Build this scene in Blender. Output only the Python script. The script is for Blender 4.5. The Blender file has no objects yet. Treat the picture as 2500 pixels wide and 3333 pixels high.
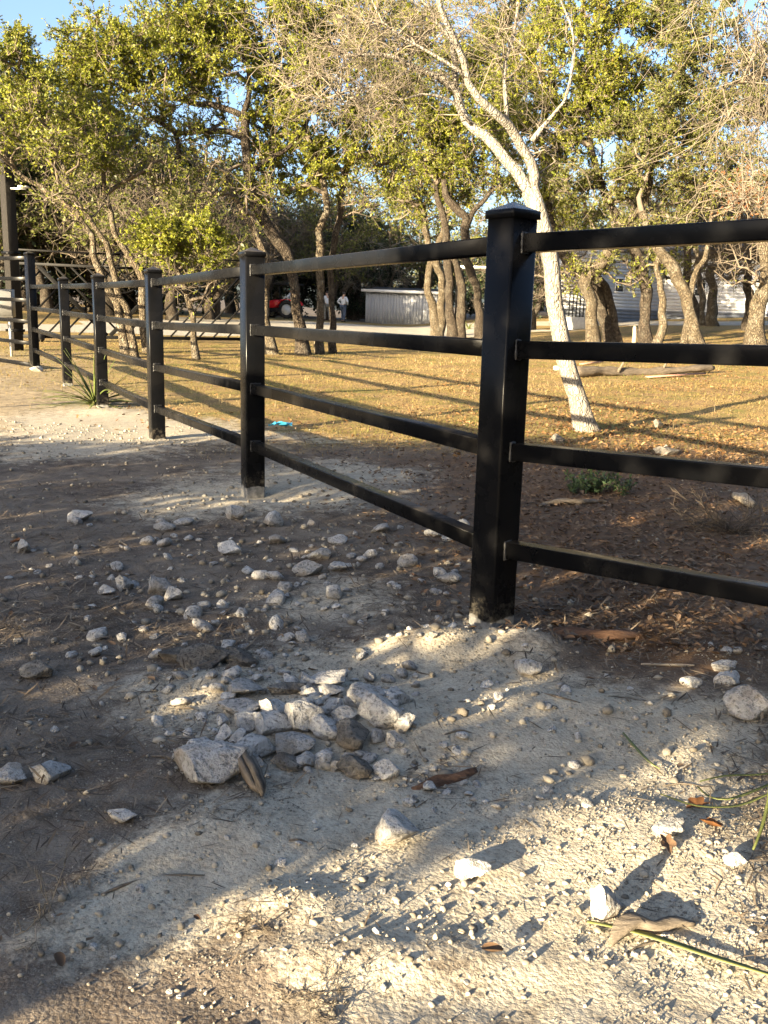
import bpy, math, random
import numpy as np
from mathutils import Vector, Matrix

# ------------------------------------------------------------------ camera
scene = bpy.context.scene
COL = scene.collection
FPX, PITCH, ROLL, CAMH = 3000.0, math.radians(12.075), math.radians(1.566), 1.0037
_f = np.array([0, math.cos(PITCH), -math.sin(PITCH)]); _r = np.array([1.0, 0, 0]); _u = np.cross(_r, _f)
_r2 = math.cos(ROLL)*_r + math.sin(ROLL)*_u
_u2 = -math.sin(ROLL)*_r + math.cos(ROLL)*_u
cam_data = bpy.data.cameras.new('camera')
cam_data.sensor_fit = 'VERTICAL'; cam_data.sensor_height = 24.0
cam_data.lens = FPX*24.0/3333.0
cam_data.clip_start = 0.05; cam_data.clip_end = 1500
cam = bpy.data.objects.new('camera', cam_data); COL.objects.link(cam)
M = Matrix.Identity(4)
for i in range(3):
    M[i][0] = _r2[i]; M[i][1] = _u2[i]; M[i][2] = -_f[i]
M[2][3] = CAMH
cam.matrix_world = M
scene.camera = cam

# ------------------------------------------------------------------ sky and sun
SUN_AZ, SUN_EL = math.radians(222.0), math.radians(11.0)      # from +Y towards +X
world = bpy.data.worlds.new('World'); scene.world = world; world.use_nodes = True
wn = world.node_tree; wn.nodes.clear()
w_out = wn.nodes.new('ShaderNodeOutputWorld'); w_bg = wn.nodes.new('ShaderNodeBackground')
w_sky = wn.nodes.new('ShaderNodeTexSky'); w_sky.sky_type = 'NISHITA'; w_sky.sun_disc = False
w_sky.sun_elevation = SUN_EL; w_sky.sun_rotation = SUN_AZ
w_sky.air_density = 0.7; w_sky.dust_density = 4.0; w_sky.ozone_density = 1.4; w_sky.altitude = 300
w_bg.inputs['Strength'].default_value = 0.072
wn.links.new(w_sky.outputs[0], w_bg.inputs[0]); wn.links.new(w_bg.outputs[0], w_out.inputs[0])
SUNV = Vector((math.sin(SUN_AZ)*math.cos(SUN_EL), math.cos(SUN_AZ)*math.cos(SUN_EL), math.sin(SUN_EL)))
sun_data = bpy.data.lights.new('sun', 'SUN'); sun_data.energy = 5.0; sun_data.angle = math.radians(0.4)
sun_data.color = (1.0, 0.82, 0.55)
sun = bpy.data.objects.new('sun', sun_data); COL.objects.link(sun)
sun.rotation_euler = (-SUNV).to_track_quat('-Z', 'Y').to_euler()
sun.location = (0, 0, 30)
scene.view_settings.view_transform = 'Standard'; scene.view_settings.look = 'None'
scene.view_settings.exposure = 2.8; scene.view_settings.gamma = 1.0
scene.view_settings.use_curve_mapping = False
scene.cycles.max_bounces = 6; scene.cycles.diffuse_bounces = 3; scene.cycles.glossy_bounces = 3
scene.cycles.transmission_bounces = 3; scene.cycles.transparent_max_bounces = 6
scene.cycles.use_denoising = True
scene.cycles.use_adaptive_sampling = True

# ------------------------------------------------------------------ helpers
rng = np.random.default_rng(7)
random.seed(7)

def hash2(ix, iy, seed):
    h = (ix.astype(np.int64)*374761393 + iy.astype(np.int64)*668265263 + seed*1442695041) & 0xffffffff
    h = ((h ^ (h >> 13))*1274126177) & 0xffffffff
    return ((h ^ (h >> 16)) & 0xffff)/65535.0

def vnoise(x, y, seed=0):
    x = np.asarray(x, float); y = np.asarray(y, float)
    ix = np.floor(x); iy = np.floor(y); fx = x-ix; fy = y-iy
    fx = fx*fx*(3-2*fx); fy = fy*fy*(3-2*fy)
    a = hash2(ix, iy, seed); b = hash2(ix+1, iy, seed); c = hash2(ix, iy+1, seed); d = hash2(ix+1, iy+1, seed)
    return (a*(1-fx)+b*fx)*(1-fy)+(c*(1-fx)+d*fx)*fy

def fbm(x, y, scale, octaves=4, seed=0, gain=0.5):
    v = 0.0; amp = 1.0; tot = 0.0
    for o in range(octaves):
        v = v + amp*vnoise(np.asarray(x)*scale, np.asarray(y)*scale, seed+o*17); tot += amp; amp *= gain; scale *= 2.03
    return v/tot

def sstep(a, b, x):
    t = np.clip((x-a)/(b-a), 0, 1); return t*t*(3-2*t)

# pixel helper: D coordinates are those of the photograph shown 1659 pixels wide
def ray(px, py):
    sx = px*2500/1659.0; sy = py*2500/1659.0
    return _f + _r2*(sx-1250)/FPX - _u2*(sy-1666.5)/FPX
def at(px, py, Y):
    d = ray(px, py); t = Y/d[1]
    return np.array([0, 0, CAMH]) + d*t
def ppm(Y):      # D pixels per metre at distance Y
    return FPX*1659/2500.0/Y

FENCE_XY = [(0.364, 2.905), (-0.746, 5.128), (-1.788, 7.158), (-2.895, 9.391), (-4.022, 11.652)]
FENCE_Z = [0.007, 0.001, -0.024, -0.006, 0.022]
MOUNDS = [(0.33, 2.70, 0.055, 0.22, 0.12), (0.14, 2.66, 0.05, 0.13, 0.08), (0.48, 2.70, 0.04, 0.1, 0.08), (0.364, 2.93, -0.03, 0.12, 0.1), (-0.70, 4.78, 0.02, 0.24, 0.12), (-0.746, 5.128, -0.03, 0.35, 0.25), (-0.35, 5.35, 0.03, 0.4, 0.2),
          (-1.72, 6.75, 0.025, 0.35, 0.15), (-1.2, 7.1, 0.03, 0.3, 0.2), (-2.8, 9.0, 0.025, 0.4, 0.2), (0.0, 2.15, 0.045, 0.26, 0.16), (-0.45, 2.33, 0.03, 0.22, 0.12),
          (-0.17, 1.42, 0.022, 0.10, 0.05), (-0.03, 1.27, 0.02, 0.16, 0.06), (0.5, 2.28, 0.022, 0.25, 0.08), (0.25, 1.95, -0.02, 0.3, 0.1),
          (0.3, 1.62, 0.012, 0.4, 0.08), (-0.3, 1.65, 0.02, 0.12, 0.1), (0.1, 1.22, -0.012, 0.2, 0.05), (0.5, 1.75, 0.012, 0.2, 0.06)]

def Hs(x, y):
    """large shape of the land"""
    x = np.asarray(x, float); y = np.asarray(y, float)
    yy = np.clip(y-9, 0, None); yy = yy*yy/(yy+3.0)
    yy = 70*(1-np.exp(-yy/70.0))
    z = 0.0125*yy
    z = z + 0.0022*np.clip(x, 0, 45)*yy*sstep(0, 4, x) + 0.0010*np.clip(-x, 0, 40)*yy
    return z
def H(x, y):
    x = np.asarray(x, float); y = np.asarray(y, float)
    z = Hs(x, y)
    for mx, my, mh, rx, ry in MOUNDS:
        q = ((x-mx)/rx)**2+((y-my)/ry)**2
        z = z + mh*np.exp(-q)
    near = np.exp(-np.clip(y-2, 0, None)/9.0)
    z = z + (fbm(x, y, 0.55, 3, 3)-0.5)*0.05*sstep(3.5, 9, y)
    z = z + (fbm(x, y, 3.0, 3, 5)-0.5)*0.028
    z = z + (fbm(x, y, 13.0, 3, 9)-0.5)*0.008*near
    z = z + (fbm(x, y, 45.0, 2, 21)-0.5)*0.003*near
    return z
def Hf(x, y):
    return float(H(np.array([x]), np.array([y]))[0])
def gnd(px, py):
    d = ray(px, py); o = np.array([0, 0, CAMH]); t = 0.5
    for _ in range(4000):
        p = o+d*t
        dz = p[2]-float(Hs(p[0], p[1]))
        if dz < 0.0005 or t > 400: break
        t += max(dz*0.6, 0.0005)
    return p

def make_mesh(name, V, faces, attrs=None, smooth=False):
    """V (n,3); faces: list of int arrays (m,k)"""
    V = np.asarray(V, np.float32)
    if isinstance(faces, np.ndarray): faces = [faces]
    faces = [np.asarray(f, np.int32) for f in faces if len(f)]
    me = bpy.data.meshes.new(name)
    me.vertices.add(len(V)); me.vertices.foreach_set('co', V.ravel())
    loops = np.concatenate([f.ravel() for f in faces])
    tot = np.concatenate([np.full(len(f), f.shape[1], np.int32) for f in faces])
    start = np.concatenate([[0], np.cumsum(tot)[:-1]]).astype(np.int32)
    me.loops.add(len(loops)); me.loops.foreach_set('vertex_index', loops)
    me.polygons.add(len(tot)); me.polygons.foreach_set('loop_start', start); me.polygons.foreach_set('loop_total', tot)
    if smooth: me.polygons.foreach_set('use_smooth', np.ones(len(tot), bool))
    if attrs:
        for k, (dom, arr) in attrs.items():
            a = me.attributes.new(k, 'FLOAT', dom); a.data.foreach_set('value', np.asarray(arr, np.float32))
    me.update(calc_edges=True); me.validate()
    return me

def link(name, me, mat=None, parent=None, loc=None, label=None, cat=None, group=None, kind=None):
    o = bpy.data.objects.new(name, me); COL.objects.link(o)
    if mat is not None and me is not None and not me.materials: me.materials.append(mat)
    if parent is not None: o.parent = parent
    if loc is not None: o.location = loc
    tag(o, label, cat, group, kind)
    return o
def tag(o, label=None, cat=None, group=None, kind=None):
    if label: o['label'] = label
    if cat: o['category'] = cat
    if group: o['group'] = group
    if kind: o['kind'] = kind
    return o
def empty(name, loc=(0, 0, 0), label=None, cat=None, group=None, rotz=0):
    o = bpy.data.objects.new(name, None); COL.objects.link(o); o.location = loc; o.rotation_euler = (0, 0, rotz)
    o.empty_display_size = 0.1
    return tag(o, label, cat, group)

class MB:
    """collects pieces of ONE part"""
    def __init__(s): s.v = []; s.f = {}; s.n = 0
    def add(s, V, F):
        V = np.asarray(V, float)
        for f in F:
            s.f.setdefault(len(f), []).append([i+s.n for i in f])
        s.v.append(V); s.n += len(V); return s
    def box(s, lo, hi, bev=0.0):
        lo = np.array(lo, float); hi = np.array(hi, float)
        if bev <= 0:
            V = [(x, y, z) for x in (lo[0], hi[0]) for y in (lo[1], hi[1]) for z in (lo[2], hi[2])]
            return s.add(V, [(0, 1, 3, 2), (4, 6, 7, 5), (0, 4, 5, 1), (2, 3, 7, 6), (0, 2, 6, 4), (1, 5, 7, 3)])
        ax = int(np.argmax(hi-lo)); o = [a for a in range(3) if a != ax]
        prof = rrect(hi[o[0]]-lo[o[0]], hi[o[1]]-lo[o[1]], bev)
        c = (lo+hi)/2
        ends = []
        for e in (lo[ax], hi[ax]):
            P = np.zeros((len(prof), 3)); P[:, o[0]] = prof[:, 0]+c[o[0]]; P[:, o[1]] = prof[:, 1]+c[o[1]]; P[:, ax] = e; ends.append(P)
        return s.loft(ends)
    def loft(s, rings, cap=True, closed=True):
        n = len(rings[0]); F = []
        for k in range(len(rings)-1):
            for i in range(n if closed else n-1):
                j = (i+1) % n
                F.append((k*n+i, k*n+j, (k+1)*n+j, (k+1)*n+i))
        if cap:
            F.append(tuple(range(n-1, -1, -1))); F.append(tuple((len(rings)-1)*n+i for i in range(n)))
        return s.add(np.concatenate([np.asarray(r, float) for r in rings]), F)
    def tube(s, pts, radii, n=8, cap=True):
        pts = np.asarray(pts, float); radii = np.broadcast_to(np.asarray(radii, float), (len(pts),))
        return s.loft(rings_along(pts, radii, n), cap)
    def build(s, name, mat, parent=None, smooth=False, **k):
        me = make_mesh(name, np.concatenate(s.v), [np.array(f) for f in s.f.values()], smooth=smooth)
        o = link(name, me, mat, parent, **k)
        return o

def rrect(w, h, r, seg=3):
    P = []
    for cx, cy, a0 in ((w/2-r, h/2-r, 0), (-w/2+r, h/2-r, 90), (-w/2+r, -h/2+r, 180), (w/2-r, -h/2+r, 270)):
        for k in range(seg+1):
            a = math.radians(a0+90*k/seg); P.append((cx+r*math.cos(a), cy+r*math.sin(a)))
    return np.array(P)

def rings_along(pts, radii, n, phase=0.0):
    T = np.gradient(pts, axis=0); T /= np.linalg.norm(T, axis=1)[:, None]+1e-9
    ref = np.array([0, 0, 1.0]) if abs(T[0][2]) < 0.9 else np.array([1.0, 0, 0])
    out = []; a = np.cross(T[0], ref); a /= np.linalg.norm(a)
    ang = np.arange(n)*2*math.pi/n+phase
    for k in range(len(pts)):
        a = a-T[k]*(a@T[k]); a /= np.linalg.norm(a)+1e-9; b = np.cross(T[k], a)
        out.append(pts[k]+radii[k]*(np.cos(ang)[:, None]*a+np.sin(ang)[:, None]*b))
    return out

def catmull(P, step):
    P = np.asarray(P, float); out = []
    E = np.vstack([2*P[0]-P[1], P, 2*P[-1]-P[-2]])
    for i in range(1, len(E)-2):
        L = np.linalg.norm(E[i+1][:3]-E[i][:3]); m = max(1, int(math.ceil(L/step)))
        for k in range(m):
            t = k/m
            out.append(0.5*((2*E[i])+(-E[i-1]+E[i+1])*t+(2*E[i-1]-5*E[i]+4*E[i+1]-E[i+2])*t*t+(-E[i-1]+3*E[i]-3*E[i+1]+E[i+2])*t**3))
    out.append(E[-2]); return np.array(out)

def smooth_angle(o, deg=35):
    pass

# ------------------------------------------------------------------ materials
def newmat(name):
    m = bpy.data.materials.new(name); m.use_nodes = True
    nt = m.node_tree; b = nt.nodes['Principled BSDF']; return m, nt, b
def N(nt, t, **k):
    n = nt.nodes.new(t)
    for a, v in k.items():
        if a in n.inputs: n.inputs[a].default_value = v
        else: setattr(n, a, v)
    return n
def noise(nt, vec, scale, detail=4, rough=0.6):
    n = N(nt, 'ShaderNodeTexNoise'); n.inputs['Scale'].default_value = scale; n.inputs['Detail'].default_value = detail
    n.inputs['Roughness'].default_value = rough
    if vec is not None: nt.links.new(vec, n.inputs['Vector'])
    return n.outputs['Fac']
def ramp(nt, fac, stops):
    r = N(nt, 'ShaderNodeValToRGB'); nt.links.new(fac, r.inputs[0])
    e = r.color_ramp.elements
    while len(e) < len(stops): e.new(0.5)
    for i, (p, c) in enumerate(stops):
        e[i].position = p; e[i].color = (c[0], c[1], c[2], 1) if not isinstance(c, (int, float)) else (c, c, c, 1)
    return r.outputs[0]
def mixc(nt, fac, a, b, mode='MIX'):
    m = N(nt, 'ShaderNodeMix'); m.data_type = 'RGBA'; m.blend_type = mode
    for sock, v in ((m.inputs[0], fac), (m.inputs[6], a), (m.inputs[7], b)):
        if isinstance(v, (int, float)): sock.default_value = v
        elif isinstance(v, tuple): sock.default_value = (v[0], v[1], v[2], 1)
        else: nt.links.new(v, sock)
    return m.outputs[2]
def mth(nt, op, a, b=0.5, c=None, clamp=False):
    m = N(nt, 'ShaderNodeMath'); m.operation = op; m.use_clamp = clamp
    for s, v in zip(m.inputs, (a, b, c)):
        if v is None: continue
        if isinstance(v, (int, float)): s.default_value = v
        else: nt.links.new(v, s)
    return m.outputs[0]
def bump(nt, b, height, strength=0.5, dist=0.01, normal=None):
    n = N(nt, 'ShaderNodeBump'); n.inputs['Strength'].default_value = strength; n.inputs['Distance'].default_value = dist
    nt.links.new(height, n.inputs['Height'])
    if normal is not None: nt.links.new(normal, n.inputs['Normal'])
    if b is not None: nt.links.new(n.outputs[0], b.inputs['Normal'])
    return n.outputs[0]
def objco(nt): return N(nt, 'ShaderNodeTexCoord').outputs['Object']
def geopos(nt): return N(nt, 'ShaderNodeNewGeometry').outputs['Position']
def rndobj(nt): return N(nt, 'ShaderNodeObjectInfo').outputs['Random']
def attr(nt, name):
    a = N(nt, 'ShaderNodeAttribute'); a.attribute_name = name; return a.outputs['Fac']

def mat_simple(name, c1, c2, scale=8, rough=0.6, bmp=0.2, bdist=0.005, metal=0.0, spec=0.5, world_co=False):
    m, nt, b = newmat(name); v = geopos(nt) if world_co else objco(nt)
    f = noise(nt, v, scale, 5)
    col = ramp(nt, f, [(0.3, c1), (0.7, c2)]); nt.links.new(col, b.inputs['Base Color'])
    b.inputs['Roughness'].default_value = rough; b.inputs['Metallic'].default_value = metal; b.inputs['Specular IOR Level'].default_value = spec
    if bmp: bump(nt, b, noise(nt, v, scale*5, 4), bmp, bdist)
    return m

MAT = {}
def mat_black_paint():
    m, nt, b = newmat('black_satin_paint'); v = geopos(nt)
    f = noise(nt, v, 6, 5); f2 = noise(nt, v, 60, 3)
    base = ramp(nt, f, [(0.3, (0.0035, 0.0038, 0.0045)), (0.75, (0.007, 0.0068, 0.007))])
    sepn = N(nt, 'ShaderNodeSeparateXYZ'); nt.links.new(N(nt, 'ShaderNodeNewGeometry').outputs['Normal'], sepn.inputs[0])
    du = mth(nt, 'MULTIPLY', ramp(nt, sepn.outputs[2], [(0.55, 0.0), (0.95, 1.0)]), ramp(nt, noise(nt, v, 18, 6, 0.75), [(0.35, 0.05), (0.7, 0.24)]))
    du = mth(nt, 'ADD', du, ramp(nt, noise(nt, v, 9, 6, 0.8), [(0.62, 0.0), (0.78, 0.03)]))
    nt.links.new(mixc(nt, du, base, (0.26, 0.22, 0.165)), b.inputs['Base Color'])
    nt.links.new(ramp(nt, f, [(0.3, 0.20), (0.75, 0.34)]), b.inputs['Roughness'])
    b.inputs['Specular IOR Level'].default_value = 0.09
    bump(nt, b, f2, 0.08, 0.002)
    return m
MAT['black'] = mat_black_paint()
def mat_post():
    m, nt, b = newmat('black_paint_bare_foot'); v = geopos(nt); o = objco(nt)
    f = noise(nt, v, 6, 5)
    col = ramp(nt, f, [(0.3, (0.0035, 0.0038, 0.0045)), (0.75, (0.007, 0.0068, 0.007))])
    sep = N(nt, 'ShaderNodeSeparateXYZ'); nt.links.new(o, sep.inputs[0])
    h = mth(nt, 'ADD', sep.outputs[2], mth(nt, 'MULTIPLY', noise(nt, v, 14, 3), -0.05))
    k = ramp(nt, mth(nt, 'MULTIPLY_ADD', h, 20.0, 0.2, clamp=True), [(0.35, 1.0), (0.5, 0.0)])
    steel = ramp(nt, noise(nt, v, 40, 4), [(0.3, (0.10, 0.10, 0.095)), (0.7, (0.26, 0.25, 0.23))])
    dirt = mth(nt, 'MULTIPLY', ramp(nt, mth(nt, 'ADD', mth(nt, 'MULTIPLY', sep.outputs[2], -2.2), mth(nt, 'MULTIPLY', noise(nt, v, 26, 5, 0.75), 1.3)), [(0.45, 0.0), (0.75, 1.0)]), 0.28)
    col = mixc(nt, dirt, col, (0.22, 0.195, 0.15))
    nt.links.new(mixc(nt, k, col, steel), b.inputs['Base Color'])
    nt.links.new(ramp(nt, f, [(0.3, 0.20), (0.75, 0.34)]), b.inputs['Roughness'])
    b.inputs['Specular IOR Level'].default_value = 0.09
    bump(nt, b, noise(nt, v, 60, 3), 0.08, 0.002)
    return m
MAT['post'] = mat_post()
MAT['weld'] = mat_simple('weld_bead_metal', (0.006, 0.006, 0.007), (0.03, 0.03, 0.03), 90, 0.35, 0.6, 0.003, 0.0)

def mat_bark(name, dark, light, lichen, lich_amt, scale=1.0, furrow=1.0):
    m, nt, b = newmat(name); v = geopos(nt)
    mp = N(nt, 'ShaderNodeMapping'); mp.inputs['Scale'].default_value = (1, 1, 0.28); nt.links.new(v, mp.inputs[0])
    vo = N(nt, 'ShaderNodeTexVoronoi'); vo.feature = 'DISTANCE_TO_EDGE'; vo.inputs['Scale'].default_value = 34*scale
    wv = N(nt, 'ShaderNodeVectorMath'); wv.operation = 'ADD'
    nz = N(nt, 'ShaderNodeTexNoise'); nz.inputs['Scale'].default_value = 9*scale; nt.links.new(v, nz.inputs['Vector'])
    sc = N(nt, 'ShaderNodeVectorMath'); sc.operation = 'SCALE'; sc.inputs['Scale'].default_value = 0.09/scale; nt.links.new(nz.outputs['Color'], sc.inputs[0])
    nt.links.new(mp.outputs[0], wv.inputs[0]); nt.links.new(sc.outputs[0], wv.inputs[1]); nt.links.new(wv.outputs[0], vo.inputs['Vector'])
    crack = ramp(nt, vo.outputs['Distance'], [(0.0, 0.0), (0.22, 1.0)])
    f = noise(nt, v, 22*scale, 6, 0.7)
    col = ramp(nt, f, [(0.25, dark), (0.7, light)])
    col = mixc(nt, mth(nt, 'MULTIPLY', mth(nt, 'SUBTRACT', 1.0, crack), 0.75*furrow), col, tuple(c*0.35 for c in dark))
    li = noise(nt, v, 5*scale, 5, 0.7)
    col = mixc(nt, mth(nt, 'MULTIPLY', ramp(nt, li, [(0.52, 0.0), (0.62, 1.0)]), lich_amt), col, lichen)
    nt.links.new(col, b.inputs['Base Color']); b.inputs['Roughness'].default_value = 0.9; b.inputs['Specular IOR Level'].default_value = 0.2
    hgt = mth(nt, 'ADD', mth(nt, 'MULTIPLY', crack, furrow), mth(nt, 'MULTIPLY', f, 0.7))
    bump(nt, b, hgt, 1.0, 0.035)
    return m
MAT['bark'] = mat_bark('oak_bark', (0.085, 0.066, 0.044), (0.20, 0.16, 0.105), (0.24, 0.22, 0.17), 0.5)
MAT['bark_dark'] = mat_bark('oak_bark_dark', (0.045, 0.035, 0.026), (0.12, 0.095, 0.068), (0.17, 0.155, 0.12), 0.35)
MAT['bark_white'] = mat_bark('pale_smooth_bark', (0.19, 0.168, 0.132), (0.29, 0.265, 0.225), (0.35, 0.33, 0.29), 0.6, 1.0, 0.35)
MAT['twig'] = mat_simple('twig_bark', (0.07, 0.056, 0.042), (0.17, 0.14, 0.105), 3, 0.9, 0, spec=0.2, world_co=True)
MAT['twig_pale'] = mat_simple('pale_twig_bark', (0.10, 0.082, 0.06), (0.24, 0.205, 0.155), 3, 0.9, 0, spec=0.2, world_co=True)
MAT['twig_dark'] = mat_simple('dark_twig_bark', (0.05, 0.04, 0.03), (0.15, 0.12, 0.09), 3, 0.9, 0, spec=0.2, world_co=True)

def mat_leaf(name, stops, trans=0.35, rough=0.45):
    m, nt, b = newmat(name)
    r = attr(nt, 'rnd')
    v = geopos(nt); big = noise(nt, v, 0.9, 3)
    fac = mth(nt, 'ADD', mth(nt, 'MULTIPLY', r, 0.75), mth(nt, 'MULTIPLY_ADD', big, 0.9, -0.33), clamp=True)
    col = ramp(nt, fac, stops); nt.links.new(col, b.inputs['Base Color'])
    b.inputs['Roughness'].default_value = rough; b.inputs['Specular IOR Level'].default_value = 0.25
    tr = N(nt, 'ShaderNodeBsdfTranslucent'); nt.links.new(col, tr.inputs[0])
    mx = N(nt, 'ShaderNodeMixShader'); mx.inputs[0].default_value = trans
    nt.links.new(b.outputs[0], mx.inputs[1]); nt.links.new(tr.outputs[0], mx.inputs[2])
    nt.links.new(mx.outputs[0], nt.nodes['Material Output'].inputs[0])
    return m
MAT['leaf'] = mat_leaf('live_oak_leaf', [(0.0, (0.048, 0.064, 0.009)), (0.35, (0.128, 0.148, 0.016)), (0.85, (0.225, 0.228, 0.027)), (1.0, (0.28, 0.20, 0.04))])
MAT['leaf_olive'] = mat_leaf('olive_oak_leaf', [(0.0, (0.042, 0.054, 0.012)), (0.5, (0.108, 0.12, 0.026)), (0.85, (0.18, 0.18, 0.045)), (1.0, (0.22, 0.16, 0.06))])
MAT['leaf_dark'] = mat_leaf('cedar_leaf', [(0.0, (0.008, 0.014, 0.007)), (0.6, (0.020, 0.032, 0.013)), (1.0, (0.04, 0.052, 0.02))], 0.1)
MAT['leaf_far'] = mat_leaf('far_tree_leaf', [(0.0, (0.045, 0.055, 0.014)), (0.5, (0.095, 0.105, 0.024)), (1.0, (0.17, 0.165, 0.045))])
MAT['leaf_rust'] = mat_leaf('rust_oak_leaf', [(0.0, (0.09, 0.035, 0.014)), (0.6, (0.17, 0.068, 0.022)), (1.0, (0.22, 0.11, 0.05))])
MAT['leaf_litter'] = mat_leaf('dead_leaf', [(0.0, (0.060, 0.036, 0.022)), (0.4, (0.14, 0.085, 0.048)), (0.75, (0.20, 0.145, 0.095)), (1.0, (0.27, 0.115, 0.04))], 0.12, 0.7)
MAT['leaf_orange'] = mat_leaf('fallen_orange_leaf', [(0.0, (0.10, 0.05, 0.022)), (0.5, (0.21, 0.115, 0.045)), (1.0, (0.30, 0.20, 0.10))], 0.15, 0.7)
MAT['straw'] = mat_leaf('straw', [(0.0, (0.14, 0.105, 0.058)), (0.6, (0.26, 0.205, 0.11)), (1.0, (0.36, 0.30, 0.18))], 0.2, 0.7)
MAT['straw_dark'] = mat_leaf('needle_litter', [(0.0, (0.05, 0.036, 0.026)), (0.6, (0.13, 0.10, 0.07)), (1.0, (0.28, 0.23, 0.165))], 0.1, 0.8)
MAT['grass'] = mat_leaf('dry_grass_blade', [(0.0, (0.105, 0.125, 0.026)), (0.3, (0.20, 0.175, 0.050)), (0.7, (0.31, 0.22, 0.080)), (1.0, (0.40, 0.30, 0.14))], 0.35, 0.7)
MAT['blade'] = mat_leaf('sotol_blade', [(0.0, (0.07, 0.10, 0.025)), (0.6, (0.13, 0.155, 0.045)), (1.0, (0.26, 0.24, 0.10))], 0.25, 0.45)
MAT['shrub'] = mat_leaf('green_shrub_leaf', [(0.0, (0.045, 0.075, 0.03)), (0.6, (0.075, 0.115, 0.045)), (1.0, (0.11, 0.14, 0.06))], 0.25)

def mat_rock(name, c1, c2, c3):
    m, nt, b = newmat(name); v = geopos(nt)
    f = noise(nt, v, 18, 6, 0.7); g = noise(nt, v, 90, 4, 0.7); st = noise(nt, v, 7, 4, 0.6)
    col = ramp(nt, f, [(0.28, c1), (0.55, c2), (0.8, c3)])
    col = mixc(nt, ramp(nt, g, [(0.33, 0.85), (0.50, 0.0)]), col, tuple(c*0.35 for c in c1))
    col = mixc(nt, mth(nt, 'MULTIPLY', ramp(nt, st, [(0.55, 0.0), (0.68, 1.0)]), 0.5), col, (c1[0]*1.05, c1[1]*0.85, c1[2]*0.62))
    rn = rndobj(nt)
    hs = N(nt, 'ShaderNodeHueSaturation'); nt.links.new(col, hs.inputs['Color'])
    nt.links.new(mth(nt, 'MULTIPLY_ADD', rn, 0.40, 0.74), hs.inputs['Value'])
    sz = N(nt, 'ShaderNodeSeparateXYZ'); nt.links.new(objco(nt), sz.inputs[0])
    dz = mth(nt, 'ADD', mth(nt, 'MULTIPLY', sz.outputs[2], -1.0), mth(nt, 'MULTIPLY', st, 1.4))
    dirt = mth(nt, 'MULTIPLY', ramp(nt, dz, [(0.75, 0.0), (1.15, 1.0)]), 0.65)
    nt.links.new(mixc(nt, dirt, hs.outputs[0], (0.24, 0.20, 0.15)), b.inputs['Base Color']); b.inputs['Roughness'].default_value = 0.95; b.inputs['Specular IOR Level'].default_value = 0.15
    bump(nt, b, mth(nt, 'ADD', mth(nt, 'ADD', f, mth(nt, 'MULTIPLY', g, 0.5)), mth(nt, 'MULTIPLY', st, 0.8)), 1.0, 0.022)
    return m
MAT['rock'] = mat_rock('limestone', (0.30, 0.288, 0.265), (0.49, 0.475, 0.445), (0.61, 0.595, 0.56))
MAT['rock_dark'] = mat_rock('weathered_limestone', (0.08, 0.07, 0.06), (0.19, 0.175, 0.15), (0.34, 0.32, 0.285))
def mat_pebble():
    m, nt, b = newmat('pebble_limestone'); r = attr(nt, 'rnd'); v = geopos(nt)
    col = ramp(nt, r, [(0.0, (0.13, 0.112, 0.088)), (0.5, (0.25, 0.225, 0.18)), (1.0, (0.37, 0.335, 0.27))])
    col = mixc(nt, ramp(nt, noise(nt, v, 120, 3), [(0.35, 0.5), (0.55, 0.0)]), col, (0.16, 0.14, 0.11))
    nt.links.new(col, b.inputs['Base Color']); b.inputs['Roughness'].default_value = 0.95; b.inputs['Specular IOR Level'].default_value = 0.15
    return m
MAT['pebble'] = mat_pebble()
def mat_wood(name, c1, c2, rough=0.85, ax=(1, 1, 1)):
    m, nt, b = newmat(name); v = objco(nt)
    mp = N(nt, 'ShaderNodeMapping'); mp.inputs['Scale'].default_value = ax; nt.links.new(v, mp.inputs[0])
    f = noise(nt, mp.outputs[0], 10, 6, 0.7)
    nt.links.new(ramp(nt, f, [(0.3, c1), (0.7, c2)]), b.inputs['Base Color']); b.inputs['Roughness'].default_value = rough
    b.inputs['Specular IOR Level'].default_value = 0.2
    bump(nt, b, f, 0.8, 0.01); return m
MAT['wood_grey'] = mat_wood('weathered_wood', (0.05, 0.04, 0.03), (0.22, 0.185, 0.145), ax=(1, 8, 8))
MAT['wood_brown'] = mat_wood('rotten_bark_slab', (0.06, 0.032, 0.02), (0.20, 0.115, 0.07), ax=(1, 9, 9))
MAT['wood_log'] = mat_wood('log_wood', (0.20, 0.16, 0.11), (0.42, 0.36, 0.27), ax=(1, 8, 8))
MAT['log_bark'] = mat_wood('log_bark', (0.05, 0.038, 0.027), (0.17, 0.14, 0.105), ax=(1, 6, 6))
MAT['wood_column'] = mat_wood('column_wood', (0.008, 0.0075, 0.007), (0.026, 0.023, 0.02), ax=(8, 8, 1))
MAT['grey_box'] = mat_simple('grey_cabinet', (0.13, 0.13, 0.12), (0.17, 0.165, 0.155), 4, 0.5, 0.05)
MAT['galv'] = mat_simple('galvanised_steel', (0.42, 0.42, 0.40), (0.58, 0.58, 0.55), 12, 0.4, 0.05, metal=0.5)
MAT['shed'] = mat_wood('grey_board', (0.26, 0.27, 0.285), (0.35, 0.36, 0.375), ax=(6, 6, 1))
MAT['white_trim'] = mat_simple('white_trim', (0.60, 0.60, 0.58), (0.70, 0.69, 0.66), 5, 0.6, 0)
MAT['roof_dark'] = mat_simple('dark_roofing', (0.03, 0.03, 0.03), (0.07, 0.07, 0.07), 6, 0.8, 0.1)
MAT['siding'] = mat_simple('white_siding', (0.46, 0.46, 0.46), (0.55, 0.55, 0.54), 3, 0.5, 0.0)
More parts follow.
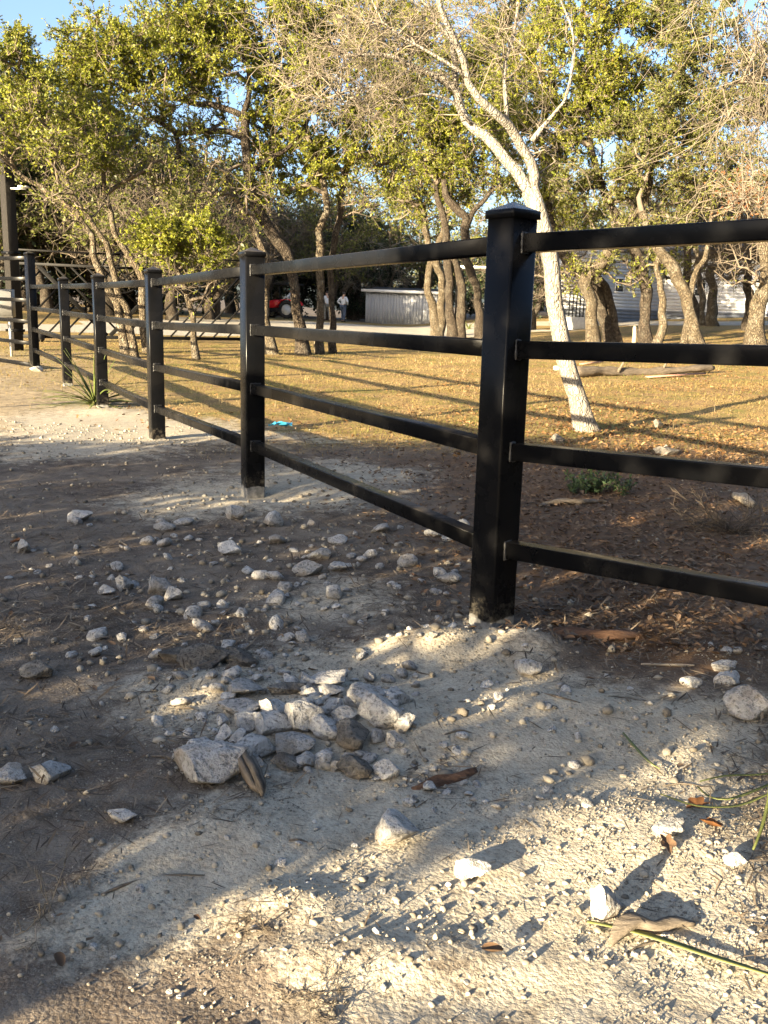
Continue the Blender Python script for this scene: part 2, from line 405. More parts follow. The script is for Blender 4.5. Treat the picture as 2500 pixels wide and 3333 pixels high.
MAT['skirting'] = mat_simple('blue_grey_skirting', (0.13, 0.145, 0.17), (0.17, 0.185, 0.21), 3, 0.6, 0.0)
def mat_glass():
    m, nt, b = newmat('window_glass'); b.inputs['Base Color'].default_value = (0.03, 0.035, 0.03, 1); b.inputs['Roughness'].default_value = 0.08
    return m
MAT['glass'] = mat_glass()
MAT['concrete'] = mat_simple('concrete', (0.32, 0.31, 0.29), (0.44, 0.43, 0.40), 10, 0.9, 0.3)
MAT['red'] = mat_simple('red_paint', (0.62, 0.012, 0.02), (0.70, 0.02, 0.025), 4, 0.3, 0.0)
MAT['rubber'] = mat_simple('rubber', (0.012, 0.012, 0.012), (0.025, 0.024, 0.023), 10, 0.85, 0.3)
MAT['skin'] = mat_simple('skin', (0.40, 0.24, 0.16), (0.45, 0.28, 0.19), 20, 0.6, 0.0)
MAT['white_cloth'] = mat_simple('white_cloth', (0.60, 0.60, 0.60), (0.70, 0.70, 0.69), 14, 0.9, 0.3)
MAT['jeans'] = mat_simple('blue_jeans', (0.055, 0.075, 0.115), (0.085, 0.11, 0.16), 14, 0.9, 0.3)
MAT['camo'] = mat_simple('mottled_trousers', (0.10, 0.10, 0.08), (0.28, 0.26, 0.22), 9, 0.9, 0.2)
MAT['teal'] = mat_simple('teal_cap', (0.03, 0.30, 0.28), (0.05, 0.36, 0.33), 14, 0.8, 0.1)
MAT['hair'] = mat_simple('dark_hair', (0.02, 0.014, 0.01), (0.05, 0.035, 0.025), 30, 0.6, 0.2)
MAT['blue_rag'] = mat_simple('blue_cloth', (0.03, 0.32, 0.55), (0.06, 0.42, 0.66), 30, 0.6, 0.2)
MAT['pink_board'] = mat_wood('pinkish_board', (0.28, 0.14, 0.10), (0.40, 0.23, 0.17), ax=(1, 8, 8))
# ------------------------------------------------------------------ ground zones (metres)
def poly_px(pts): return np.array([gnd(*p)[:2] for p in pts])
Z_PALE = [poly_px(p) for p in (
    [(1659, 1520), (1500, 1500), (1330, 1480), (1150, 1440), (1110, 1345), (1000, 1335), (880, 1385), (640, 1410), (380, 1460), (215, 1490), (300, 1560), (460, 1590), (560, 1690),
     (430, 1760), (280, 1830), (170, 1930), (60, 2060), (150, 2110), (330, 2090), (460, 2060), (540, 2120), (640, 2212), (1659, 2212)],
    [(250, 1085), (420, 1040), (600, 1000), (720, 1000), (850, 1012), (880, 1030), (800, 1095), (560, 1115), (400, 1115)],
    [(0, 1005), (200, 985), (480, 965), (700, 950), (560, 925), (350, 895), (200, 870), (0, 900)],
    [(600, 1300), (700, 1250), (800, 1280), (790, 1330), (640, 1345)],
)]
Z_LITTER = [poly_px([(1090, 980), (1400, 960), (1659, 985), (1659, 1500), (1330, 1465), (1120, 1330), (1010, 1180), (900, 1040), (820, 990)])]
Z_GRASS = [poly_px([(560, 960), (800, 955), (1090, 960), (1659, 1000), (1659, 712), (1000, 735), (480, 745), (150, 790), (330, 905)]),
           np.array([(2.0, 6.8), (14, 5.0), (40, 20), (40, 60), (-40, 60), (-30, 24), (-7, 15), (-3.2, 10.5), (-1.6, 7.6)])]
Z_TAN = [np.array([(-30, 6), (-2.6, 6.6), (-1.9, 7.3), (-3.1, 9.6), (-4.2, 12.2), (-6, 17), (-30, 26)])]
Z_DARK = [poly_px(p) for p in (
    [(520, 1985), (580, 1975), (640, 2010), (600, 2060), (540, 2050)],
    [(420, 2100), (560, 2070), (700, 2080), (620, 2150), (520, 2212), (300, 2212)],
    [(760, 2075), (930, 2060), (1010, 2085), (900, 2110)],
    [(880, 1690), (1020, 1655), (1010, 1680), (900, 1712)])]
def sdist(poly, x, y):
    d = np.full(x.shape, 1e9); inside = np.zeros(x.shape, bool)
    n = len(poly)
    for i in range(n):
        a = poly[i]; b = poly[(i+1) % n]; e = b-a
        t = np.clip(((x-a[0])*e[0]+(y-a[1])*e[1])/(e@e+1e-9), 0, 1)
        d = np.minimum(d, np.hypot(x-a[0]-t*e[0], y-a[1]-t*e[1]))
        c = ((a[1] > y) != (b[1] > y))
        with np.errstate(divide='ignore', invalid='ignore'):
            c &= x < (b[0]-a[0])*(y-a[1])/(b[1]-a[1]+1e-12)+a[0]
        inside ^= c
    return np.where(inside, d, -d)
def zone(polys, x, y, soft):
    w = np.zeros(x.shape)
    for p in polys: w = np.maximum(w, np.clip(0.5+sdist(p, x, y)/(2*soft), 0, 1))
    return w
def zones(x, y):
    soft = np.clip(0.075*y, 0.09, 1.5)
    n1 = (fbm(x, y, 2.2, 4, 31)-0.5); 
    wx = x+n1*0.25*np.clip(y/3, 0.5, 3); wy = y+(fbm(x, y, 2.5, 4, 47)-0.5)*0.3*np.clip(y/3, 0.5, 3)
    pale = zone(Z_PALE, wx, wy, soft); dark = zone(Z_DARK, wx, wy, soft)
    pale = pale*(1-0.85*dark)
    return pale, zone(Z_LITTER, wx, wy, soft*2), zone(Z_GRASS, wx, wy, soft*2), zone(Z_TAN, wx, wy, soft*3)

def axis_pts(a, b, step, lo, hi, g_lo, g_hi):
    mid = list(np.arange(a, b, step)); up = []; s = step; p = mid[-1]
    while p < hi: s *= g_hi; p += s; up.append(p)
    dn = []; s = step; p = mid[0]
    while p > lo: s *= g_lo; p -= s; dn.append(p)
    return np.array(dn[::-1]+mid+up)
xs = axis_pts(-1.15, 1.2, 0.0185, -240, 240, 1.035, 1.035)
ys = axis_pts(1.0, 3.4, 0.0185, -80, 320, 1.09, 1.029)
GX, GY = np.meshgrid(xs, ys)
fx, fy = GX.ravel(), GY.ravel()
gz = H(fx, fy)
pale, lit, gra, tan = zones(fx, fy)
# coarse clods where the dust is pale
gz = gz + pale*np.exp(-np.clip(fy-1.5, 0, None)/4)*(np.abs(fbm(fx, fy, 30, 2, 61)-0.5))*0.009
nx, ny = len(xs), len(ys)
ii = (np.arange(ny-1)[:, None]*nx+np.arange(nx-1)[None, :]).ravel()
quads = np.stack([ii, ii+1, ii+nx+1, ii+nx], 1)
g_me = make_mesh('ground', np.stack([fx, fy, gz], 1), quads, {'pale': ('POINT', pale), 'litter': ('POINT', lit), 'grass': ('POINT', gra), 'tan': ('POINT', tan)}, smooth=True)
def mat_ground():
    m, nt, b = newmat('ground_soil'); v = geopos(nt)
    n2 = noise(nt, v, 1.6, 5, 0.65); n10 = noise(nt, v, 11, 5, 0.7); n60 = noise(nt, v, 70, 4, 0.7); n200 = noise(nt, v, 260, 3, 0.7)
    soil = ramp(nt, n10, [(0.3, (0.052, 0.038, 0.028)), (0.5, (0.108, 0.082, 0.061)), (0.72, (0.22, 0.175, 0.13))])
    soil = mixc(nt, ramp(nt, n200, [(0.50, 0.0), (0.72, 1.0)]), soil, (0.25, 0.225, 0.19))
    soil = mixc(nt, mth(nt, 'MULTIPLY', ramp(nt, n2, [(0.42, 0.0), (0.66, 1.0)]), 0.45), soil, (0.27, 0.235, 0.185))
    pal = ramp(nt, n10, [(0.25, (0.29, 0.25, 0.185)), (0.5, (0.43, 0.38, 0.29)), (0.8, (0.54, 0.485, 0.38))])
    pal = mixc(nt, ramp(nt, n60, [(0.30, 0.75), (0.5, 0.0)]), pal, (0.19, 0.16, 0.12))
    pal = mixc(nt, ramp(nt, n200, [(0.30, 0.6), (0.48, 0.0)]), pal, (0.16, 0.135, 0.10))
    ltr = ramp(nt, n10, [(0.3, (0.085, 0.050, 0.030)), (0.7, (0.18, 0.115, 0.068))])
    grs = ramp(nt, n2, [(0.33, (0.20, 0.195, 0.05)), (0.43, (0.34, 0.255, 0.085)), (0.55, (0.42, 0.285, 0.115)), (0.68, (0.27, 0.17, 0.088))])
    grs = mixc(nt, ramp(nt, n60, [(0.40, 0.9), (0.56, 0.0)]), grs, (0.085, 0.056, 0.03))
    grs = mixc(nt, ramp(nt, n10, [(0.36, 0.6), (0.48, 0.0)]), grs, (0.12, 0.08, 0.045))
    tn = ramp(nt, n10, [(0.3, (0.23, 0.175, 0.105)), (0.7, (0.38, 0.31, 0.20))])
    def w(name, amt=1.1):
        a = attr(nt, name)
        t = mth(nt, 'ADD', a, mth(nt, 'MULTIPLY', mth(nt, 'SUBTRACT', n10, 0.5), amt))
        t = mth(nt, 'ADD', t, mth(nt, 'MULTIPLY', mth(nt, 'SUBTRACT', n60, 0.5), amt*0.7))
        return ramp(nt, t, [(0.28, 0.0), (0.72, 1.0)])
    col = mixc(nt, w('grass'), soil, grs)
    col = mixc(nt, w('tan'), col, tn)
    col = mixc(nt, w('litter'), col, ltr)
    col = mixc(nt, w('pale'), col, pal)
    nt.links.new(col, b.inputs['Base Color']); b.inputs['Roughness'].default_value = 0.97; b.inputs['Specular IOR Level'].default_value = 0.1
    vo = N(nt, 'ShaderNodeTexVoronoi'); vo.inputs['Scale'].default_value = 110; nt.links.new(v, vo.inputs['Vector'])
    h = mth(nt, 'ADD', mth(nt, 'MULTIPLY', n60, 1.0), mth(nt, 'MULTIPLY', n200, 0.45))
    h = mth(nt, 'SUBTRACT', h, mth(nt, 'MULTIPLY', vo.outputs['Distance'], 0.5))
    bump(nt, b, h, 0.55, 0.007)
    return m
MAT['ground'] = mat_ground()
link('ground', g_me, MAT['ground'], kind='structure')

# ------------------------------------------------------------------ gravel drive (a sheet above the ground)
drv = [(-26, 24.5), (-14, 27.0), (-8.5, 29.5), (-4.0, 37), (0.5, 44), (7, 46), (14, 40.5), (24, 37), (40, 34)]
wid = [2.2, 2.4, 3.2, 8.0, 9.0, 4.0, 1.8, 1.5, 1.5]
D4 = catmull(np.array([(a, b, w) for (a, b), w in zip(drv, wid)]), 0.8)
P = D4[:, :2]; T = np.gradient(P, axis=0); T /= np.linalg.norm(T, axis=1)[:, None]; Nn = np.stack([-T[:, 1], T[:, 0]], 1)
rows = []
for k in np.linspace(-1, 1, 13):
    q = P+Nn*D4[:, 2:3]*k*(1+0.12*np.sin(np.arange(len(P))[:, None]*0.9+k))
    rows.append(np.stack([q[:, 0], q[:, 1], H(q[:, 0], q[:, 1])+0.03-0.024*abs(k)**3], 1))
V = np.concatenate(rows); n = len(P)
F = np.array([(r*n+i, r*n+i+1, (r+1)*n+i+1, (r+1)*n+i) for r in range(12) for i in range(n-1)])
MAT['drive'] = mat_simple('pale_gravel', (0.30, 0.265, 0.205), (0.45, 0.41, 0.33), 2.5, 0.95, 0.8, 0.03, spec=0.1, world_co=True)
link('gravel_drive', make_mesh('gravel_drive', V, F, smooth=True), MAT['drive'], kind='structure')

# ------------------------------------------------------------------ the black fence
PW, RW = 0.109, 0.054
RAILZ = [1.216, 0.902, 0.587, 0.270]
pts = [np.array([2.293, 1.402, 0.062])]+[np.array([x, y, z]) for (x, y), z in zip(FENCE_XY, FENCE_Z)]
P6 = np.array([*at(75.5, 786, 14.0)[:2], 0.09]); 
fence = empty('metal_fence', (pts[1][0], pts[1][1], 0), 'black four-rail metal fence with capped square posts running back to the gate', 'fence')
def square_tube(mb, L, w, h, r=0.008):
    pass
def post(parent, p, ang, height, w, name='post', cap=True, below=0.12):
    g = min(Hf(p[0], p[1]), Hf(p[0]+.05, p[1]-.05), Hf(p[0]-.05, p[1]+.05))
    base = p[2]
    mb = MB(); pr = rrect(w, w, 0.008, 4)
    zs = np.array([min(-below, g-base-below), 0.0, height*0.5, height])
    mb.loft([np.column_stack([pr, np.full(len(pr), z)]) for z in zs])
    o = mb.build(name, MAT['post'], parent); smooth_angle(o)
    # foot line follows the ground: object origin at ground height
    o.location = Vector(p)-Vector(parent.location); o.rotation_euler = (0, 0, ang)
    if cap:
        mb = MB(); e = w/2+0.006
        sk = rrect(2*e, 2*e, 0.006, 2); tp = rrect(2*e-0.012, 2*e-0.012, 0.006, 2); ap = rrect(0.012, 0.012, 0.005, 2)
        mb.loft([np.column_stack([q, np.full(len(q), z)]) for q, z in ((sk, height-0.024), (sk, height-0.001), (tp, height+0.002), (ap, height+0.025), (ap*0.5, height+0.026))])
        c = mb.build('cap', MAT['black'], o); smooth_angle(c, 20)
    return o
def weld_ring(mb, c, d, up, w, h):
    side = np.cross(d, up); L = []
    per = [(-w/2, -h/2), (w/2, -h/2), (w/2, h/2), (-w/2, h/2)]
    pts_ = []
    for i in range(4):
        a = np.array(per[i]); b = np.array(per[(i+1) % 4]); m = 7
        for k in range(m): pts_.append(a+(b-a)*k/m)
    pts_ = np.array(pts_); rg = []
    for q in pts_:
        cc = c+side*q[0]*1.04+up*q[1]*1.04; out = side*q[0]+up*q[1]; out = out/np.linalg.norm(out)
        r = 0.0042*random.uniform(0.6, 1.5)
        t = np.cross(d, out)
        rg.append(np.array([cc+r*(math.cos(x)*out+math.sin(x)*d) for x in np.linspace(0, 2*math.pi, 6, endpoint=False)]))
    rg.append(rg[0]); mb.loft(rg, cap=False)
def rail(parent, a, b, w=RW, ea=0.05, eb=0.05, weld=True, r=0.005):
    a = np.array(a, float); b = np.array(b, float); d = b-a; L = np.linalg.norm(d); d /= L
    a2 = a+d*ea; b2 = b-d*eb; L2 = np.linalg.norm(b2-a2)
    up = np.array([0, 0, 1.0]); sd = np.cross(up, d); sd /= np.linalg.norm(sd); up = np.cross(d, sd)
    pr = rrect(w, w, r, 4); mb = MB()
    mb.loft([a2+sd*pr[:, :1]+up*pr[:, 1:]+d*k*L2-np.array(parent.location) for k in (0, 0.33, 0.66, 1)])
    o = mb.build('rail', MAT['black'], parent); smooth_angle(o)
    if weld:
        for c in (a2, b2):
            mb = MB(); weld_ring(mb, c-np.array(parent.location)+(d*0.003 if c is a2 else -d*0.003), d, up, w, w); mb.build('weld', MAT['weld'], o, smooth=True)
    return o
def ang_of(p, q): return math.atan2(q[1]-p[1], q[0]-p[0])
allp = pts+[P6]
for i in range(6):
    if i == 0: a = ang_of(pts[0], pts[1])
    else:
        u = allp[i+1][:2]-allp[i][:2]; v = allp[i][:2]-allp[i-1][:2]
        d = u/np.linalg.norm(u)+v/np.linalg.norm(v); a = math.atan2(d[1], d[0])
    post(fence, pts[i], a, 1.312 if i else 1.312, PW)
for i in range(5):
    for z in RAILZ:
        rail(fence, pts[i]+[0, 0, z], pts[i+1]+[0, 0, z])
for z, z6 in zip(RAILZ, (1.27, 0.96, 0.65, 0.345)):
    rail(fence, pts[5]+[0, 0, z], np.array([P6[0], P6[1], z6]), eb=0.06)
# taller panel beside the gate column
tall = empty('tall_fence_panel', (P6[0], P6[1], Hf(P6[0], P6[1])), 'tall six-rail black fence panel standing between the gate column and the low fence', 'fence')
PL = at(-90, 770, 16.0); PL[2] = Hf(PL[0], PL[1])
a6 = ang_of(P6, PL)
post(tall, np.array([P6[0], P6[1], 0.05]), a6, 1.70, 0.115)
post(tall, np.array([PL[0], PL[1], 0.10]), a6, 1.70, 0.115)
for z in (0.10, 0.42, 0.74, 1.05, 1.36, 1.66):
    rail(tall, np.array([P6[0], P6[1], 0.02+z]), np.array([PL[0], PL[1], 0.06+z]), w=0.055, ea=0.055, eb=0.055)

# ------------------------------------------------------------------ gate, column and operator
cc = at(35, 742, 18.0); CXc, CYc = cc[0], 18.0
column = empty('gate_column', (CXc, CYc, Hf(CXc, CYc)), 'tall dark square timber column with brackets beside the diagonal gate', 'column', rotz=math.radians(52))
mb = MB(); mb.box((-0.10, -0.10, -0.2), (0.10, 0.10, 4.15), 0.012); mb.build('shaft', MAT['wood_column'], column)
for z in (1.32, 1.78, 0.35):
    mb = MB(); mb.box((-0.13, -0.125, z), (0.13, 0.125, z+0.05), 0.006); mb.build('bracket', MAT['black'], column)
mb = MB(); mb.box((-0.12, -0.12, 4.152), (0.12, 0.12, 4.20), 0.01); mb.build('cap', MAT['black'], column)
lampo = empty('solar_lamp', (CXc+0.26, CYc-0.1, 3.12), 'small white solar lamp on an arm of the gate column', 'lamp')
mb = MB(); mb.box((-0.16, -0.015, -0.03), (0.12, 0.015, 0.0), 0.004); mb.build('arm', MAT['galv'], lampo)
mb = MB(); mb.box((0.0, -0.08, 0.002), (0.16, 0.08, 0.035), 0.01); mb.build('head', MAT['white_trim'], lampo)

GY0 = 22.5
gL = at(48, 720, 21.5); gR = at(560, 715, 24.0)
gbase = np.array([gL[0], gL[1], Hf(gL[0], gL[1])+0.12]); gend = np.array([gR[0], gR[1], 0]); gd = gend[:2]-gbase[:2]; GWid = float(np.linalg.norm(gd))
gate = empty('sliding_gate', gbase, 'black sliding gate of diagonal bars with a round wheel emblem', 'gate', rotz=math.atan2(gd[1], gd[0]))
GH = 1.62; bar = 0.05
def gbar(name, a, b, w=0.035, t=0.03, y=0.0):
    a = np.array([a[0], y, a[1]]); b = np.array([b[0], y, b[1]]); d = b-a; L = np.linalg.norm(d); d /= L
    up = np.cross(np.array([0, 1.0, 0]), d); mb = MB(); pr = rrect(t, w, 0.004, 2)
    mb.loft([a+np.array([0, 1.0, 0])*pr[:, :1]+up*pr[:, 1:], b+np.array([0, 1.0, 0])*pr[:, :1]+up*pr[:, 1:]])
    return mb.build(name, MAT['gate_paint'], gate)
MAT['gate_paint'] = mat_simple('gate_black_paint', (0.005, 0.005, 0.005), (0.010, 0.0095, 0.009), 6, 0.5, 0.1, spec=0.08, world_co=True)
gbar('frame_rail', (0, 0), (GWid, 0), 0.08, 0.06); gbar('frame_rail', (0, GH), (GWid, GH), 0.06, 0.06)
gbar('frame_stile', (0, 0.04), (0, GH-0.03), 0.06, 0.055); gbar('frame_stile', (GWid, 0.04), (GWid, GH-0.03), 0.06, 0.055)
gbar('top_track', (-0.2, GH+0.30), (GWid*0.44, GH+0.30), 0.04, 0.04); gbar('top_track', (GWid*0.66, GH+0.30), (GWid, GH+0.30), 0.04, 0.04)
GC = GWid*0.40
# two main diagonals meet at the foot, thin bars run between and beyond them
SLP = 1.05; VX = GWid*0.34
def clipbar(name, x0, sgn, lo, hi, w, t, y):
    """bar through (x0, 0) rising with slope sgn*SLP, kept between heights lo..hi and inside the gate"""
    pts_ = []
    for z in (lo, hi):
        x = x0+sgn*z/SLP; zz = z
        if x < 0.03: zz = z+sgn*(0.03-x)*SLP; x = 0.03
        if x > GWid-0.03: zz = z+sgn*(GWid-0.03-x)*SLP; x = GWid-0.03
        pts_.append((x, zz))
    if abs(pts_[0][0]-pts_[1][0]) > 0.06 and max(p_[1] for p_ in pts_) < GH+0.01 and min(p_[1] for p_ in pts_) > -0.01: gbar(name, pts_[0], pts_[1], w, t, y)
T0, T1 = 0.04, GH-0.03
clipbar('main_diagonal', VX, -1, T0, T1, 0.09, 0.05, 0.002); clipbar('main_diagonal', VX, 1, T0, T1, 0.09, 0.05, 0.004)
for k in range(1, 14):
    x = VX-k*0.36          # left of the main diagonal: bars leaning the other way, stopping at it
    hit = (VX-x)*SLP/2
    if x > -GH/SLP: clipbar('diagonal_bar', x, 1, T0, min(T1, hit-0.03), 0.042, 0.03, 0.007)
    x = VX+k*0.36          # right of it: parallel to the rising arm
    clipbar('diagonal_bar', x, 1, T0, T1, 0.042, 0.03, -0.003)
    x = VX+k*0.36          # between the arms: parallel to the falling arm, starting at the top rail
    lo_ = (x-VX)*SLP/2+0.03
    if lo_ < T1-0.1: clipbar('diagonal_bar', x, -1, lo_, T1, 0.042, 0.03, 0.011)
mb = MB(); ringc = (GC, GH-0.12); R0 = 0.46
th = np.linspace(0, 2*math.pi, 40)
mb.loft([np.array([[ringc[0]+(R0+dx)*math.cos(t), dy-0.05, ringc[1]+(R0+dx)*math.sin(t)] for dx, dy in ((-.02, -.02), (.02, -.02), (.02, .02), (-.02, .02))]) for t in th], cap=False)
mb.build('emblem_ring', MAT['black'], gate)
for k in range(5):
    t = math.pi/2+k*2*math.pi/5; t2 = t+4*math.pi/5
    gbar('emblem_bar', (ringc[0]+R0*.95*math.cos(t), ringc[1]+R0*.95*math.sin(t)), (ringc[0]+R0*.95*math.cos(t2), ringc[1]+R0*.95*math.sin(t2)), 0.03, 0.02, -0.06-0.004*k)
for sx in (-1, 1):
    gbar('emblem_bracket', (GC+sx*0.62, GH+0.03), (GC+sx*0.62, GH+0.30), 0.05, 0.04)
mb = MB(); mb.tube([(0.35, -0.12, -0.02), (0.35, 0.12, -0.02)], 0.13, 16); mb.build('roller_wheel', MAT['rubber'], gate, smooth=False)

bx = at(12, 655, 16.6)
op = empty('gate_operator', (bx[0], bx[1], Hf(bx[0], bx[1])), 'grey gate operator cabinet on pale steel legs beside the timber column', 'gate operator', rotz=math.radians(15))
zb = bx[2]-0.24-Hf(bx[0], bx[1])
mb = MB(); mb.box((-0.30, -0.18, zb), (0.14, 0.18, zb+0.48), 0.012); cb = mb.build('cabinet', MAT['grey_box'], op)
mb = MB(); mb.box((-0.28, -0.194, zb+0.03), (0.12, -0.1805, zb+0.45), 0.004); mb.build('door', MAT['grey_box'], cb)
for lx in (-0.22, 0.05):
    mb = MB(); mb.tube([(lx, 0, -0.1), (lx, 0, zb+0.01)], 0.022, 10); mb.build('leg', MAT['galv'], op, smooth=True)

# ------------------------------------------------------------------ shed, house, carport
def framed(name, p0, p1, label, cat):
    d = np.array(p1[:2])-np.array(p0[:2]); L = float(np.linalg.norm(d))
    o = empty(name, p0, label, cat, rotz=math.atan2(d[1], d[0])); return o, L
sd = 60.0
s0 = at(789, 694, sd); s1 = at(950, 690, sd-1.5)
zsh = s0[2]
shed, SL = framed('shed', (s0[0], s0[1], zsh), s1, 'long low grey board shed with a pale eaves board', 'shed')
hz = lambda u: 1.93-0.10*u/SL
nb = 26
for k in range(nb):
    u0 = SL*k/nb; u1 = SL*(k+1)/nb-0.005
    mb = MB(); t = 0.012+0.004*((k*7) % 3)/3
    mb.add([(u0, -t, -0.3), (u1, -t, -0.3), (u1, -t, hz(u1)), (u0, -t, hz(u0)), (u0, 0, -0.3), (u1, 0, -0.3), (u1, 0, hz(u1)), (u0, 0, hz(u0))],
           [(0, 1, 2, 3), (5, 4, 7, 6), (4, 0, 3, 7), (1, 5, 6, 2), (3, 2, 6, 7), (4, 5, 1, 0)]); mb.build('board', MAT['shed'], shed)
mb = MB(); mb.box((0.0, 0.002, -0.3), (SL, 2.4, 1.80)); mb.build('wall', MAT['shed'], shed)
mb = MB(); mb.add([(-0.2, -0.25, hz(0)), (SL+0.2, -0.25, hz(SL)), (SL+0.2, 2.6, hz(SL)+0.25), (-0.2, 2.6, hz(0)+0.25)]+[(-0.2, -0.25, hz(0)+0.05), (SL+0.2, -0.25, hz(SL)+0.05), (SL+0.2, 2.6, hz(SL)+0.3), (-0.2, 2.6, hz(0)+0.3)],
       [(3, 2, 1, 0), (4, 5, 6, 7), (0, 1, 5, 4), (1, 2, 6, 5), (2, 3, 7, 6), (3, 0, 4, 7)]); mb.build('roof', MAT['roof_dark'], shed)
mb = MB(); mb.add([(-0.22, -0.29, hz(0)-0.10), (SL+0.22, -0.29, hz(SL)-0.10), (SL+0.22, -0.253, hz(SL)-0.10), (-0.22, -0.253, hz(0)-0.10), (-0.22, -0.29, hz(0)+0.08), (SL+0.22, -0.29, hz(SL)+0.08), (SL+0.22, -0.253, hz(SL)+0.08), (-0.22, -0.253, hz(0)+0.08)],
       [(3, 2, 1, 0), (4, 5, 6, 7), (0, 1, 5, 4), (1, 2, 6, 5), (2, 3, 7, 6), (3, 0, 4, 7)]); mb.build('fascia', MAT['white_trim'], shed)

h0 = at(1205, 686, 41.0); h1 = at(1428, 683, 46.0); h2 = at(1800, 690, 45.0)
zho = min(Hf(h0[0], h0[1]), Hf(h1[0], h1[1]))
house = empty('house', (h1[0], h1[1], zho), 'white lap-sided house with dark skirting and small sash windows behind the oaks', 'house')
def wall_boards(a, b, holes):
    d = np.array(b[:2])-np.array(a[:2]); L = float(np.linalg.norm(d)); an = math.atan2(d[1], d[0])
    rel = Vector((a[0]-h1[0], a[1]-h1[1], 0))
    def place(o): o.location = rel; o.rotation_euler = (0, 0, an)
    mb = MB(); mb.box((0, 0.002, -0.4), (L, 0.12, 3.4)); w = mb.build('wall', MAT['siding'], house); place(w)
    bh = 0.155; z = 0.80
    while z < 3.35:
        segs = [(0.0, L)]
        for hx0, hx1, hz0, hz1 in holes:
            if z+bh > hz0 and z < hz1:
                ns = []
                for s in segs:
                    if hx1 <= s[0] or hx0 >= s[1]: ns.append(s); continue
                    if hx0 > s[0]: ns.append((s[0], hx0))
                    if hx1 < s[1]: ns.append((hx1, s[1]))
                segs = ns
        for s in segs:
            mb = MB(); mb.add([(s[0], -0.024, z), (s[1], -0.024, z), (s[1], -0.004, z+bh-0.002), (s[0], -0.004, z+bh-0.002), (s[0], 0, z), (s[1], 0, z), (s[1], 0, z+bh-0.002), (s[0], 0, z+bh-0.002)],
                              [(0, 1, 2, 3), (4, 7, 6, 5), (0, 4, 5, 1), (3, 2, 6, 7), (0, 3, 7, 4), (1, 5, 6, 2)])
            place(mb.build('lap_board', MAT['siding'], house))
        z += bh
    z = -0.35
    while z < 0.78:
        mb = MB(); mb.add([(0, -0.03, z), (L, -0.03, z), (L, -0.006, z+0.158), (0, -0.006, z+0.158), (0, 0, z), (L, 0, z), (L, 0, z+0.158), (0, 0, z+0.158)],
                          [(0, 1, 2, 3), (4, 7, 6, 5), (0, 4, 5, 1), (3, 2, 6, 7), (0, 3, 7, 4), (1, 5, 6, 2)]); place(mb.build('skirting_board', MAT['skirting'], house)); z += 0.16
    for hx0, hx1, hz0, hz1 in holes:
        wn_ = MB(); fr = 0.06
        for bx0, bx1, bz0, bz1 in ((hx0, hx1, hz0, hz0+fr), (hx0, hx1, hz1-fr, hz1), (hx0, hx0+fr, hz0+fr, hz1-fr), (hx1-fr, hx1, hz0+fr, hz1-fr), (hx0+fr, hx1-fr, (hz0+hz1)/2-0.03, (hz0+hz1)/2+0.03)):
            wn_.box((bx0, -0.05, bz0), (bx1, -0.001, bz1))
        w = wn_.build('window', MAT['white_trim'], house); place(w)
        for pz0, pz1 in ((hz0+fr, (hz0+hz1)/2-0.03), ((hz0+hz1)/2+0.03, hz1-fr)):
            mb = MB(); mb.box((hx0+fr, -0.02, pz0), (hx1-fr, -0.008, pz1)); mb.build('pane', MAT['glass'], w)
    return L, an
def along(a, b, px, py, Y):
    q = at(px, py, Y); d = np.array(b[:2])-np.array(a[:2]); L = np.linalg.norm(d); d /= L
    rr = q[:2]; # intersect view ray with the wall line in plan
    A = np.array([[rr[0], -d[0]], [rr[1], -d[1]]]); k, u = np.linalg.solve(A, np.array(a[:2]))
    z = CAMH+(q[2]-CAMH)*k
    return u, z-zho
u0, z0_ = along(h0, h1, 1329, 632, 43); u1, z1_ = along(h0, h1, 1345, 600, 43)
wall_boards(h0, h1, [(u0-0.1, u1+0.12, z0_, z1_)])
u0, z0_ = along(h1, h2, 1497, 641, 46); u1, z1_ = along(h1, h2, 1527, 608, 46)
wall_boards(h1, h2, [(u0, u1, z0_, z1_)])
mb = MB()
ridge = lambda a: (a[0]-h1[0], a[1]-h1[1])
c1 = ridge(h0); c2 = (0, 0); c3 = ridge(h2)
mb.add([(c1[0]-1, c1[1]-0.4, 3.4), (c2[0]+0.2, c2[1]-0.5, 3.4), (c3[0], c3[1]-0.5, 3.4), (c3[0], c3[1]+7, 4.6), (c2[0]-1, c2[1]+7, 4.6), (c1[0]-2, c1[1]+7, 4.6),
        (c1[0]-1, c1[1]-0.4, 3.55), (c2[0]+0.2, c2[1]-0.5, 3.55), (c3[0], c3[1]-0.5, 3.55), (c3[0], c3[1]+7, 4.75), (c2[0]-1, c2[1]+7, 4.75), (c1[0]-2, c1[1]+7, 4.75)],
       [(0, 1, 4, 5), (1, 2, 3, 4), (6, 11, 10, 7), (7, 10, 9, 8), (0, 6, 7, 1), (1, 7, 8, 2), (2, 8, 9, 3), (3, 9, 10, 4), (4, 10, 11, 5), (5, 11, 6, 0)]); mb.build('roof', MAT['roof_dark'], house)

